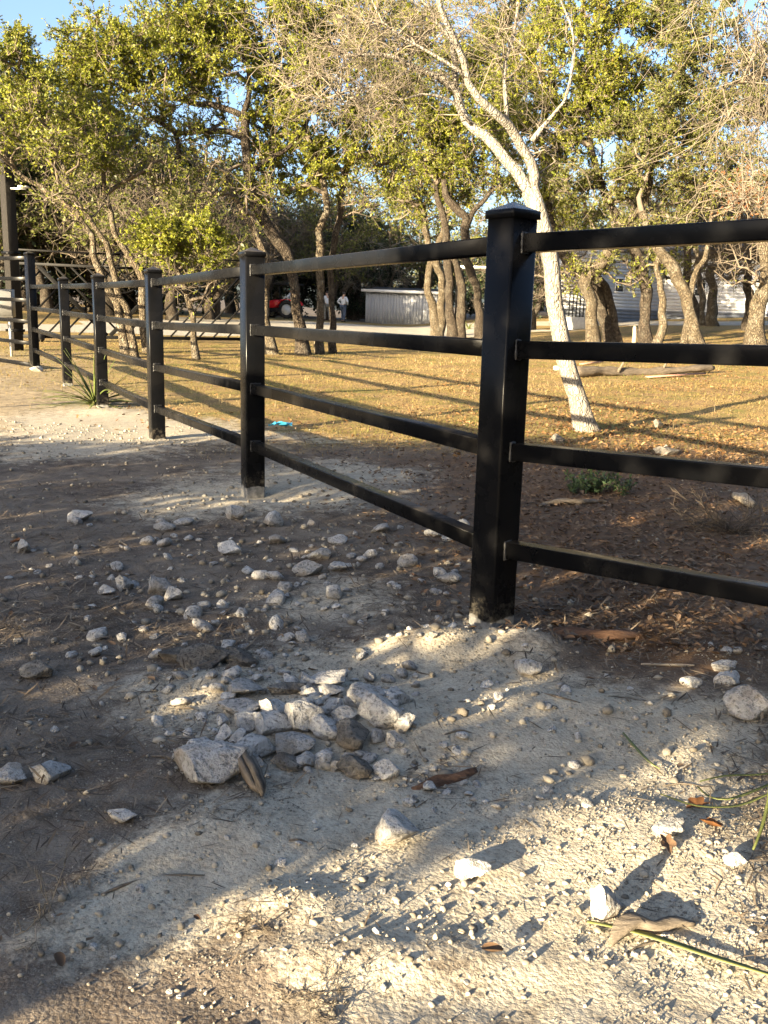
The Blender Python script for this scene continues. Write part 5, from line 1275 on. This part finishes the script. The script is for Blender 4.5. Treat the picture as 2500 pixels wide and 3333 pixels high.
def wneedle(x, y):
    z = zones(x, y); return sstep(1.15, 1.7, y)*np.clip((1-z[0])*(1-0.6*z[2]), 0.02, 1)*(0.3+0.7*sstep(0.35, 0.65, fbm(x, y, 2.0, 3, 88)))
flat_litter('needle_litter', 46000, 0.95, 9, 85, 'brown needles and straw over the dark soil', 0.02, 0.085, 0.04, 'straw_dark', wneedle, 'needles', curl=0.22)

# ------------------------------------------------------------------ blades, wood and small litter
def ribbon(mb, P, W, th=0.003, vee=0.25):
    P = np.asarray(P, float); T = unit(np.gradient(P, axis=0)); S = unit(np.cross(T, np.array([0, 0, 1.0]))); U = np.cross(S, T)
    rg = []
    for i in range(len(P)):
        w = W[i]; rg.append(np.array([P[i]-S[i]*w*.5+U[i]*w*vee, P[i]-U[i]*th*.5, P[i]+S[i]*w*.5+U[i]*w*vee, P[i]+U[i]*th*.5+U[i]*w*0.02]))
    mb.loft(rg)
def with_rnd(o, v=None):
    me = o.data; a = me.attributes.new('rnd', 'FLOAT', 'FACE'); a.data.foreach_set('value', np.full(len(me.polygons), RK.random() if v is None else v, np.float32)); return o
def sotol(px, py, label, n, L, W, seed, group=None, scale_rise=1.0):
    R = random.Random(seed); g = gnd(px, py); b = Vector((g[0], g[1], Hf(g[0], g[1])))
    root = empty('sotol_plant', b, label, 'plant', group)
    for i in range(n):
        a = R.uniform(0, 6.28); el = R.uniform(0.12, 1.15)*scale_rise; l = L*R.uniform(0.6, 1.1); P = []
        for k in range(7):
            t = k/6; e = el-0.9*t*t*R.uniform(0.6, 1.2)
            P.append((math.cos(a)*math.cos(el)*l*t, math.sin(a)*math.cos(el)*l*t, max(0.01, math.sin(el)*l*t-0.45*l*t*t*(0.35+0.4*(1.2-el)))))
        mb = MB(); ribbon(mb, P, [W*(1-0.85*(k/6)**1.6) for k in range(7)]); with_rnd(mb.build('leaf_blade', MAT['blade'], root, smooth=True), min(1, abs(R.gauss(0.45, 0.25))))
sotol(205, 876, 'spiky green sotol clump at the foot of the fourth fence post', 64, 0.75, 0.022, 3)
sotol(1545, 676, 'yellow-green spiky clump beside the hooked oak near the house', 26, 0.9, 0.05, 4)
sotol(1012, 712, 'low spiky green clump between the oak trunks past the shed', 22, 0.7, 0.04, 5)
def blade(name, label, pxs, W, group=None, lift=None):
    P = []
    for i, (x, y) in enumerate(pxs):
        g = gnd(x, y); P.append((g[0], g[1], Hf(g[0], g[1])+0.012+(lift[i] if lift else 0)))
    P = catmull(np.array(P), 0.03); b = P[0].copy(); n = len(P)
    mb = MB(); ribbon(mb, P-b, [W*(0.25+0.75*math.sin(math.pi*min(1, (i+0.6)/n*0.9+0.08))) for i in range(n)], vee=0.18)
    o = mb.build(name, MAT['blade'], None, smooth=True, label=label, cat='leaf', group=group); o.location = b; with_rnd(o, 0.75); return o
blade('yucca_leaf', 'long yellow-green yucca leaf lying under the driftwood', [(1268, 1996), (1340, 2012), (1430, 2040), (1540, 2078), (1659, 2122), (1740, 2150)], 0.015)
blade('yucca_leaf', 'upper curled green yucca leaf at the edge of the dust', [(1510, 1702), (1560, 1700), (1610, 1708), (1659, 1712), (1740, 1705)], 0.008, 'curled yucca leaves', (0.01, 0.02, 0.03, 0.04, 0.05))
blade('yucca_leaf', 'looping middle yucca leaf at the edge of the dust', [(1505, 1712), (1530, 1735), (1570, 1748), (1620, 1738), (1659, 1728), (1740, 1710)], 0.009, 'curled yucca leaves', (0.01, 0.005, 0.01, 0.02, 0.03, 0.05))
blade('yucca_leaf', 'lowest straight yucca leaf over the brown-topped slab', [(1420, 1785), (1500, 1790), (1590, 1785), (1659, 1772), (1740, 1750)], 0.008, 'curled yucca leaves', (0.05, 0.03, 0.03, 0.05, 0.06))
blade('dark_yucca_leaf', 'dark curved leaf tip beside the half-buried tan rock', [(1625, 1850), (1640, 1825), (1652, 1795), (1659, 1760), (1700, 1720)], 0.008, 'curled yucca leaves', (0.0, 0.02, 0.05, 0.08, 0.1))
blade('yucca_leaf', 'short green leaf lying in the shaded dust', [(1345, 1590), (1370, 1615), (1400, 1645), (1425, 1665)], 0.009)
def stick(name, label, pxs, w, mat, cat='stick', n=8, group=None, lift=0.5, rough=0.25, seed=1, split=False):
    R = np.random.default_rng(seed); P = []; rr = []
    for x, y, q in [(p[0], p[1], p[2] if len(p) > 2 else 1.0) for p in pxs]:
        g = gnd(x, y); P.append((g[0], g[1], Hf(g[0], g[1])+w*q*lift)); rr.append(w*q/2)
    Q = catmull(np.column_stack([P, rr]), max(0.012, w*0.5)); b = Q[0, :3].copy()
    rg = rings_along(Q[:, :3]-b, Q[:, 3], n)
    rg = [r+(r-(q[:3]-b))*((vnoise(np.arange(n)*0.8, np.full(n, i*0.35), seed)-0.5)*2*rough)[:, None] for i, (r, q) in enumerate(zip(rg, Q))]
    if split:
        sp = R.uniform(0.65, 1.2, n)
        rg = [(q[:3]-b)+(r-(q[:3]-b))*(np.roll(sp, int(i*0.06))*(1+0.25*np.sin(i*0.7+np.arange(n)*2.1)))[:, None] for i, (r, q) in enumerate(zip(rings_along(Q[:, :3]-b, Q[:, 3], n), Q))]
    mb = MB(); mb.loft(rg); o = mb.build(name, MAT[mat], None, smooth=not split, label=label, cat=cat, group=group); o.location = b; return o
stick('driftwood', 'grey twisted driftwood piece lying in the sunlit dust', [(1318, 2040, 0.3), (1340, 2018, 1.1), (1375, 2005, 1.2), (1410, 2012, 0.9), (1460, 2000, 0.7), (1500, 1998, 0.35)], 0.030, 'wood_grey', seed=3, n=9, split=True)
_a, _b = gnd(520, 1668), gnd(562, 1728); _d = _b[:2]-_a[:2]; _L = float(np.linalg.norm(_d))*1.15
sp_ = empty('wood_splinter', (_a[0], _a[1], Hf(_a[0], _a[1])), 'brown weathered splinter of wood leaning by the largest block', 'wood piece', rotz=math.atan2(_d[1], _d[0])); sp_.rotation_euler[1] = 0.22; sp_.location.z += 0.045
for _k, (y0, y1, h0, e0, e1) in enumerate(((-0.021, -0.009, 0.018, 0.02, 0.90), (-0.0085, 0.006, 0.025, 0.0, 1.0), (0.0065, 0.020, 0.016, 0.05, 0.95))):
    mb = MB(); xs_ = np.linspace(e0, e1, 8)*_L
    mb.loft([np.array([(x, y0*w_, 0), (x, y1*w_, 0.001), (x, y1*w_*0.92, h0*w_*(1+0.12*math.sin(x*90+_k))), (x, y0*w_*0.9, h0*w_*0.85*(1+0.15*math.cos(x*70+_k)))]) for x, w_ in zip(xs_, (0.55, 0.9, 1, 0.97, 1.02, 0.95, 0.85, 0.35))]); mb.build('wood_strip', MAT['wood_grey'], sp_)
stick('bark_slab', 'brown rotten bark slab behind the nearest post mound', [(1195, 1372, 0.7), (1250, 1378, 1.0), (1320, 1382, 1.0), (1392, 1372, 0.4)], 0.045, 'wood_brown', seed=5, lift=0.3, n=9, split=True)
_a, _b = gnd(1240, 816), gnd(1535, 806); _L = float(np.linalg.norm(_b[:2]-_a[:2])); _n = 40
_t = np.linspace(0, 1, _n); _lp = np.column_stack([_t*_L, 0.06*np.sin(_t*5), 0.02*np.sin(_t*7+1)]); _lr = 0.085*(1-0.35*_t)*(1+0.10*np.sin(_t*23)+0.06*np.sin(_t*51+1)); _lr[0] *= 0.9; _lr[-1] *= 0.6
_rg = rings_along(_lp, _lr, 16); _rg = [r+(r-q)*((vnoise(np.arange(16)*0.9, np.full(16, i*0.3), 6)-0.5)*0.5)[:, None] for i, (r, q) in enumerate(zip(_rg, _lp))]
mb = MB(); mb.loft(_rg); _o = mb.build('trunk', MAT['log_bark'], None, smooth=True); _lg = empty('fallen_log', (_a[0], _a[1], Hf(_a[0], _a[1])+0.07), 'long weathered log lying in the sunlit grass', 'log', rotz=math.atan2(_b[1]-_a[1], _b[0]-_a[0])); _o.parent = _lg
_lg.rotation_euler[1] = -math.atan2(Hf(_b[0], _b[1])-Hf(_a[0], _a[1]), _L)
for _k in (0.3, 0.62):
    mb = MB(); mb.tube([(_L*_k, 0, 0.0), (_L*_k+0.05, -0.05, 0.14), (_L*_k+0.12, -0.06, 0.24)], [0.03, 0.02, 0.008], 6); mb.build('branch_stub', MAT['log_bark'], _lg, smooth=True)
stick('broken_branch', 'grey broken branch sunk in the dust below the pile', [(890, 1698, 0.4), (930, 1690, 1.0), (985, 1672, 1.0), (1030, 1655, 0.5)], 0.026, 'wood_brown', seed=7, lift=0.1, n=7, split=True)
stick('pale_stick', 'short pale stick at the edge of the leaf litter', [(1385, 1430, 0.8), (1450, 1432, 1), (1500, 1436, 0.7)], 0.008, 'wood_log', seed=8)
stick('pale_wood_chip', 'pale broken wood chip on the leaf litter past the shrub', [(1588, 1082, 0.8), (1605, 1092, 1), (1625, 1100, 0.7)], 0.06, 'wood_log', seed=9, n=7, split=True)
stick('dead_branch', 'pale dead branch in a patch of sun behind the nearest post', [(1165, 1095, 0.5), (1200, 1088, 1), (1260, 1086, 0.9), (1310, 1084, 0.5)], 0.035, 'wood_grey', seed=10, n=8, split=True)
TW = random.Random(9)
for i in range(26):
    px, py = TW.uniform(60, 1600), TW.uniform(1150, 2150); a = TW.uniform(-0.6, 0.6)+(math.pi if TW.random() < .5 else 0); l = TW.uniform(40, 110)*(py-600)/1200
    stick('twig', 'thin dry twig lying on the bare ground', [(px, py, 0.6), (px+math.cos(a)*l*0.5, py+math.sin(a)*l*0.3+TW.uniform(-6, 6), 1), (px+math.cos(a)*l, py+math.sin(a)*l*0.6, 0.4)], TW.uniform(0.004, 0.007), 'wood_grey', 'twig', n=5, group='loose twigs on the ground', seed=100+i)
stick('dead_stub', 'dead grey stub standing between oaks in front of the house', [(1369, 742, 1), (1369, 742, 1)], 0.1, 'wood_log') if False else None
g = at(1369, 742, 25.5); stb = Vector((g[0], g[1], Hf(g[0], g[1]))); mb = MB(); mb.tube([(0, 0, -0.1), (0.01, 0, 0.25), (-0.01, 0, 0.52), (0.0, 0, 0.56)], [0.075, 0.06, 0.05, 0.02], 9); mb.build('dead_stub', MAT['wood_log'], None, smooth=True, loc=stb, label='dead grey stub standing between oaks in front of the house', cat='stump')
for i, (a, b, w) in enumerate((((1398, 818), (1520, 812), 0.05), ((1255, 789), (1300, 784), 0.04))):
    p, q = gnd(*a), gnd(*b); d = q[:2]-p[:2]; L = float(np.linalg.norm(d))
    mb = MB(); mb.box((0, -w, 0), (L, w, 0.02), 0.004)
    o = mb.build('loose_board', MAT['pink_board'], None, loc=(p[0], p[1], Hf(p[0], p[1])+0.02), label=('long' if i == 0 else 'short')+' reddish board lying by the fallen log', cat='board', group='boards by the fallen log'); o.rotation_euler = (0, -0.03, math.atan2(d[1], d[0]))
p = gnd(1196, 806); mb = MB(); mb.tube([(0, 0, 0.06), (0.33, 0.05, 0.07)], 0.035, 12); mb.build('white_pipe', MAT['white_trim'], None, loc=(p[0], p[1], Hf(p[0], p[1])+0.02), label='short white pipe beside the end of the fallen log', cat='pipe')
# blue rag
p = gnd(607, 931); R_ = np.random.default_rng(2); m = 13; u = np.linspace(-1, 1, m); U, Vv = np.meshgrid(u, u)
zz = 0.05+0.09*(fbm(U.ravel()*2+3, Vv.ravel()*2+1, 1.0, 3, 4)-0.35)*(1-0.5*(U.ravel()**2)); rr = 1-0.25*fbm(U.ravel()+9, Vv.ravel()+4, 1.4, 2, 8)
top = np.column_stack([U.ravel()*0.115*rr, Vv.ravel()*0.08*rr, np.clip(zz, 0.004, None)]); bot = top-np.array([0, 0, 0.003])
ii = (np.arange(m-1)[:, None]*m+np.arange(m-1)[None]).ravel(); q = np.stack([ii, ii+1, ii+m+1, ii+m], 1)
link('blue_rag', make_mesh('blue_rag', np.concatenate([top, bot]), np.concatenate([q, q[:, ::-1]+m*m]), smooth=True), MAT['blue_rag'], None, (p[0], p[1], Hf(p[0], p[1])), 'crumpled bright blue rag dropped on the grass by the second post', 'rag')
# dry oak leaves worth naming
for i, (px, py, s, lb) in enumerate(((1505, 1752, 0.05, 'curled rust oak leaf standing between the green blades'), (1440, 1842, 0.045, 'flat dark oak leaf below the brown-topped slab'), (1535, 1800, 0.04, 'broken rust leaf under the lowest green blade'), (1065, 2068, 0.035, 'brown oval leaf flat in the open dust'), (128, 2085, 0.028, 'brown oval leaf on the dark soil at the near corner'), (38, 1176, 0.05, 'orange oak leaf beside the pale rock far off'))):
    g = gnd(px, py); a = np.linspace(0, 2*math.pi, 22, endpoint=False); lob = 1+0.28*np.cos(5*a)*(1 if i in (0, 1, 2, 5) else 0)
    ring = np.column_stack([np.cos(a)*lob*s*0.5, np.sin(a)*lob*s*0.28, 0.012+0.35*(np.sin(a)**2)*s*0.4+0.2*s*np.cos(a)*RK.uniform(-.5, .5)])
    V = np.concatenate([[[0, 0, 0.006]], ring, ring-[0, 0, 0.001], [[0, 0, 0.005]]]); n = 22
    F = np.array([(0, 1+k, 1+(k+1) % n) for k in range(n)]+[(2*n+1, n+1+(k+1) % n, n+1+k) for k in range(n)])
    o = link('oak_leaf', make_mesh('oak_leaf', V, F, {'rnd': ('FACE', np.full(len(F), 0.95 if 'rust' in lb or 'orange' in lb else 0.3))}, smooth=True), MAT['leaf_rust' if i in (0, 2, 5) else 'leaf_litter'], None, (g[0], g[1], Hf(g[0], g[1])+0.003), lb, 'leaf'); o.rotation_euler = (RK.uniform(-.3, .5), RK.uniform(-.3, .3), RK.uniform(0, 6))
# green shrub and dead bush
def shrub(name, px, py, label, n, Lmin, Lmax, leafn, mat_t, mat_l, leafL, seed, spread=0.9, rad=0.003, cat='shrub'):
    R = np.random.default_rng(seed); g = gnd(px, py); b = np.array([g[0], g[1], Hf(g[0], g[1])])
    root = empty(name, b, label, cat)
    a = R.uniform(0, 6.28, n); d = unit(np.stack([np.cos(a)*spread, np.sin(a)*spread, R.uniform(0.3, 1.2, n)], 1)); L = R.uniform(Lmin, Lmax, n)
    P = [np.zeros((n, 3))+R.normal(size=(n, 3))*[0.02, 0.02, 0]]
    for k in range(4): d = unit(d+R.normal(size=d.shape)*0.25); P.append(P[-1]+d*(L/4)[:, None])
    P = np.stack(P, 1); ow = np.repeat(np.arange(n), 3); j = R.integers(1, 4, len(ow)); s = P[ow, j]; d2 = unit(unit(P[ow, j+1]-s)+R.normal(size=s.shape)*0.7); l2 = (L[ow]*0.3)[:, None]
    P2 = np.stack([s, s+d2*l2*0.3, s+d2*l2*0.55+R.normal(size=s.shape)*0.01, s+d2*l2*0.8, s+d2*l2+R.normal(size=s.shape)*0.02], 1); A = np.concatenate([P, P2]); A[..., 2] = np.maximum(A[..., 2], 0.004)
    V, F = twig_mesh(A, np.full(len(A), rad), np.full(len(A), rad*0.4)); link('stems', make_mesh('stems', V, F, smooth=True), MAT[mat_t], root, kind='stuff')
    if leafn:
        o = np.repeat(np.arange(len(A)), leafn); u = R.uniform(0.5, 4, len(o)); j = np.minimum(u.astype(int), 3); f = (u-j)[:, None]; p = A[o, j]*(1-f)+A[o, j+1]*f
        l = leafL*R.uniform(0.6, 1.3, len(o)); V, F = leaf_mesh(p, unit(rand_dirs(len(o), R)+[0, 0, 0.3]), l, l*0.35, R); link('foliage', make_mesh('foliage', V, F, {'rnd': ('FACE', R.random(len(o)))}), MAT[mat_l], root, kind='stuff')
shrub('green_shrub', 1277, 1062, 'small prickly green shrub in the leaf litter behind the fence', 26, 0.10, 0.24, 9, 'twig_dark', 'shrub', 0.035, 41, 1.1)
shrub('green_shrub', 1335, 1062, 'sparser low green seedling next to the prickly shrub', 10, 0.08, 0.18, 7, 'twig_dark', 'shrub', 0.03, 42, 1.1)
shrub('dead_bush', 1590, 1150, 'dark leafless bush of fine wiry twigs behind the lower rails', 60, 0.20, 0.55, 0, 'twig_dark', None, 0.02, 43, 2.0, 0.0022)
shrub('weed_stalks', 1000, 1950, 'dry weed', 1, 0.01, 0.02, 0, 'twig', None, 0.01, 44) if False else None
shrub('dry_weed', 555, 1995, 'dry grassy weed root in the dark clod of soil', 14, 0.02, 0.06, 0, 'twig', None, 0.02, 45, 4.0, 0.0007, 'weed')
shrub('dry_weed', 680, 2165, 'flattened straw tuft at the near edge of the ground', 22, 0.03, 0.08, 0, 'twig', None, 0.02, 46, 6.0, 0.0007, 'weed')
shrub('dry_weed', 95, 1990, 'pale dry stalk standing on the dark soil near the viewer', 5, 0.06, 0.12, 0, 'twig_pale', None, 0.02, 47, 0.7, 0.0014, 'weed')

# ------------------------------------------------------------------ people
def skin_obj(name, joints, bones, mat, parent, sub=2, root=0):
    me = bpy.data.meshes.new(name); me.from_pydata([j[:3] for j in joints], bones, []); me.update()
    o = bpy.data.objects.new(name, me); COL.objects.link(o); o.parent = parent
    sk = o.modifiers.new('skin', 'SKIN'); sk.use_smooth_shade = True
    if not me.skin_vertices: me.attributes.new
    for i, j in enumerate(joints):
        v = me.skin_vertices[0].data[i]; v.radius = (j[3], j[4] if len(j) > 4 else j[3]); v.use_root = (i == root)
    ss = o.modifiers.new('sub', 'SUBSURF'); ss.levels = sub; ss.render_levels = sub
    me.materials.append(mat); return o
def ellipsoid(mb, c, r, n=10, m=8):
    rg = []
    for i in range(m+1):
        t = math.pi*i/m; rr = max(math.sin(t), 0.02); rg.append(np.array([(c[0]+r[0]*rr*math.cos(a), c[1]+r[1]*rr*math.sin(a), c[2]-r[2]*math.cos(t)) for a in np.linspace(0, 2*math.pi, n, endpoint=False)]))
    mb.loft(rg)
def person(loc, rotz, label, shirt, trousers, hat=None, pose='walk', scale=1.0):
    """stands facing +Y of its own frame"""
    r = empty('person', loc, label, 'person', 'people at work by the shed', rotz); r.scale = (scale,)*3
    if pose == 'sit':
        hip = 0.0; J = dict(pel=(0, 0, 0.05), ch=(0, 0.02, 0.42), nk=(0, 0.03, 0.55), hd=(0, 0.05, 0.66), ht=(0, 0.05, 0.80), kl=(-0.12, 0.42, 0.08), kr=(0.12, 0.42, 0.08), al=(-0.12, 0.48, -0.33), ar=(0.12, 0.48, -0.33), tl=(-0.12, 0.62, -0.36), tr=(0.12, 0.62, -0.36), el=(-0.27, 0.13, 0.28), er=(0.27, 0.13, 0.28), wl=(-0.2, 0.36, 0.30), wr=(0.2, 0.36, 0.30))
    else:
        J = dict(pel=(0, 0, 0.95), ch=(0, 0.02, 1.32), nk=(0, 0.03, 1.50), hd=(0, 0.05, 1.60), ht=(0, 0.05, 1.74), kl=(-0.11, 0.10, 0.50), kr=(0.12, -0.02, 0.50), al=(-0.11, 0.02, 0.09), ar=(0.13, -0.14, 0.09), tl=(-0.12, 0.17, 0.04), tr=(0.14, 0.01, 0.04), el=(-0.36, -0.10, 1.20), er=(0.36, -0.08, 1.20), wl=(-0.22, 0.06, 1.02), wr=(0.24, 0.12, 1.02))
    sl = (-0.19, J['ch'][1], J['ch'][2]+0.10); sr = (0.19, J['ch'][1], J['ch'][2]+0.10)
    hl = (-0.10, J['pel'][1], J['pel'][2]-0.03); hr = (0.10, J['pel'][1], J['pel'][2]-0.03)
    fl = tuple(np.array(J['wl'])+[0.02, 0.09, -0.03]); fr = tuple(np.array(J['wr'])+[-0.02, 0.09, -0.03])
    mid = tuple((np.array(J['pel'])+np.array(J['ch']))/2)
    jl = [(*J['pel'], .125, .10), (*mid, .13, .10), (*J['ch'], .155, .11), (*J['nk'], .058), (*J['hd'], .082, .095), (*J['ht'], .075, .085), (*sl, .065), (*J['el'], .046), (*J['wl'], .032), (*fl, .028, .018), (*sr, .065), (*J['er'], .046), (*J['wr'], .032), (*fr, .028, .018), (*hl, .09), (*J['kl'], .062), (*J['al'], .042), (*J['tl'], .04, .03), (*hr, .09), (*J['kr'], .062), (*J['ar'], .042), (*J['tr'], .04, .03)]
    bn = [(0, 1), (1, 2), (2, 3), (3, 4), (4, 5), (2, 6), (6, 7), (7, 8), (8, 9), (2, 10), (10, 11), (11, 12), (12, 13), (0, 14), (14, 15), (15, 16), (16, 17), (0, 18), (18, 19), (19, 20), (20, 21)]
    skin_obj('body', jl, bn, MAT['skin'], r)
    up = lambda j, k=1.16: (*j[:3], *(q*k for q in j[3:]))
    ids = [0, 1, 2, 6, 7, 8, 10, 11, 12]; mp = {a: b for b, a in enumerate(ids)}
    S = [up(jl[i], 1.22) for i in ids]; skin_obj('shirt', S, [(mp[a], mp[b]) for a, b in bn if a in mp and b in mp], MAT[shirt], r)
    ids = [0, 14, 15, 16, 18, 19, 20]; mp2 = {a: b for b, a in enumerate(ids)}
    S = [up(jl[i], 1.26) for i in ids]; skin_obj('trousers', S, [(mp2[a], mp2[b]) for a, b in bn if a in mp2 and b in mp2], MAT[trousers], r)
    for s in ('l', 'r'):
        mb = MB(); a = np.array(J['a'+s]); t = np.array(J['t'+s]); ellipsoid(mb, ((a+t)/2+[0, 0.02, -0.01]), (0.052, 0.14, 0.055)); mb.build('shoe', MAT['hair'], r, smooth=True)
    h = np.array(J['hd'])+np.array([0, 0.0, 0.05])
    mb = MB(); ellipsoid(mb, h+[0, -0.015, 0.045], (0.088, 0.105, 0.085)); mb.build('hair', MAT['hair'], r, smooth=True)
    for sx in (-1, 1):
        mb = MB(); ellipsoid(mb, h+[sx*0.035, 0.105, 0.0], (0.012, 0.008, 0.009), 6, 5); mb.build('eye', MAT['hair'], r, smooth=True)
        mb = MB(); ellipsoid(mb, h+[sx*0.09, 0.0, -0.005], (0.012, 0.022, 0.03), 6, 5); mb.build('ear', MAT['skin'], r, smooth=True)
    mb = MB(); ellipsoid(mb, h+[0, 0.115, -0.02], (0.014, 0.018, 0.022), 6, 5); mb.build('nose', MAT['skin'], r, smooth=True)
    if hat:
        mb = MB(); ellipsoid(mb, h+[0, 0.0, 0.075], (0.105, 0.12, 0.075)); c = mb.build('cap', MAT[hat], r, smooth=True)
        mb = MB(); ellipsoid(mb, h+[0, 0.14, 0.055], (0.08, 0.09, 0.010), 10, 4); mb.build('brim', MAT[hat], c, smooth=True)
    return r
PY = 57.0
def on_ground(px, Y): 
    q = at(px, 690, Y); return np.array([q[0], Y, Hf(q[0], Y)])
pb = on_ground(741, PY); person(pb, math.radians(-30), 'person in a white shirt and blue jeans walking away, hands near the hips', 'white_cloth', 'jeans')
pc = on_ground(706, PY+0.6); person(pc, math.radians(25), 'person in a white shirt and mottled trousers half hidden by an oak trunk', 'white_cloth', 'camo')

# ------------------------------------------------------------------ red tractor
tp = on_ground(628, PY-0.5)
tr = empty('tractor', tp, 'small red tractor with a black canopy parked behind the oak trunks', 'tractor', rotz=math.radians(162))
def wheel(c, R, w, nm):
    mb = MB(); th = np.linspace(0, 2*math.pi, 25)[:-1]
    prof = [(R*0.62, -w/2), (R*0.92, -w/2), (R, -w*0.32), (R, w*0.32), (R*0.92, w/2), (R*0.62, w/2)]
    rg = [np.array([(rr*math.cos(t), yy, rr*math.sin(t)) for rr, yy in prof]) for t in th]; rg.append(rg[0]); mb.loft(rg, cap=False)
    for k in range(14):
        t = 2*math.pi*k/14; ct, st_ = math.cos(t), math.sin(t)
        mb.box((0, 0, 0), (0.001, 0.001, 0.001)) if False else None
        P = [(R*1.0*ct-0.02*st_, -w*0.45, R*st_+0.02*ct), (R*1.05*ct-0.02*st_, -w*0.45, R*1.05*st_+0.02*ct), (R*1.05*ct+0.02*st_, w*0.45, R*1.05*st_-0.02*ct), (R*ct+0.02*st_, w*0.45, R*st_-0.02*ct)]
        Q = [(a*0.998-0.05*st_, b, c_*0.998+0.05*ct) for a, b, c_ in P]; mb.add(P+Q, [(0, 1, 2, 3), (7, 6, 5, 4), (0, 4, 5, 1), (1, 5, 6, 2), (2, 6, 7, 3), (3, 7, 4, 0)])
    o = mb.build(nm, MAT['rubber'], tr); o.location = c
    mb = MB(); mb.tube([(0, -w*0.3, 0), (0, w*0.3, 0)], R*0.63, 18); mb.build('rim', MAT['white_trim'], o)
for sy in (-1, 1):
    wheel((0, sy*0.55, 0.52), 0.52, 0.28, 'rear_wheel'); wheel((1.45, sy*0.48, 0.32), 0.32, 0.18, 'front_wheel')
    mb = MB(); rg = [np.array([(0.62*math.cos(t), y, 0.52+0.62*math.sin(t)) for y in (sy*0.38, sy*0.72)]+[(0.59*math.cos(t), y, 0.52+0.59*math.sin(t)) for y in (sy*0.72, sy*0.38)]) for t in np.linspace(0.25, 2.7, 9)]; mb.loft(rg); mb.build('fender', MAT['red'], tr)
    mb = MB(); mb.box((-0.38, sy*0.46-0.03, 0.6), (-0.32, sy*0.46+0.03, 1.95), 0.008); mb.build('canopy_post', MAT['rubber'], tr)
    mb = MB(); mb.box((0.50, sy*0.46-0.02, 0.75), (0.54, sy*0.46+0.02, 1.95), 0.006); mb.build('canopy_post', MAT['rubber'], tr)
mb = MB(); hp_ = rrect(0.52, 0.5, 0.12, 4); mb.loft([np.column_stack([np.full(len(hp_), x), hp_[:, 0]*k, hp_[:, 1]*k2+z]) for x, k, k2, z in ((0.55, 1.0, 1.0, 0.86), (1.0, 1.0, 0.95, 0.84), (1.6, 0.92, 0.8, 0.78), (1.85, 0.8, 0.6, 0.72))]); hd = mb.build('hood', MAT['red'], tr); smooth_angle(hd)
mb = MB(); mb.box((-0.35, -0.2, 0.35), (1.7, 0.2, 0.62), 0.05); mb.build('chassis', MAT['rubber'], tr)
for sy in (-1, 1):
    mb = MB(); ellipsoid(mb, (1.83, sy*0.14, 0.76), (0.03, 0.06, 0.05)); mb.build('headlight', MAT['white_trim'], hd, smooth=True)
mb = MB(); mb.box((-0.55, -0.62, 1.952), (0.75, 0.62, 2.02), 0.03); mb.build('canopy', MAT['rubber'], tr)
mb = MB(); mb.box((-0.28, -0.24, 0.78), (0.15, 0.24, 0.90), 0.04); mb.box((-0.34, -0.24, 0.88), (-0.24, 0.24, 1.25), 0.03); mb.build('seat', MAT['rubber'], tr)
mb = MB(); th = np.linspace(0, 2*math.pi, 21); mb.loft([np.array([(0.42+0.17*math.cos(t)*0.5+dx, 0.17*math.sin(t)+dy, 1.18+0.17*math.cos(t)*0.5) for dx, dy in ((0, 0), (.02, 0), (.02, .02), (0, .02))]) for t in th], cap=False); mb.tube([(0.55, 0, 0.95), (0.42, 0, 1.17)], 0.02, 6); mb.build('steering_wheel', MAT['rubber'], tr)
mb = MB(); mb.tube([(1.2, 0.12, 1.0), (1.2, 0.12, 1.5)], 0.03, 8); mb.build('exhaust', MAT['rubber'], tr)
c, s_ = math.cos(math.radians(162)), math.sin(math.radians(162)); fw_ = np.array([c, s_, 0])
person(tp+np.array([0, 0, 0.93])-fw_*0.05, math.radians(162-90), 'tractor driver in a white shirt and teal cap seated under the canopy', 'white_cloth', 'camo', 'teal', 'sit')
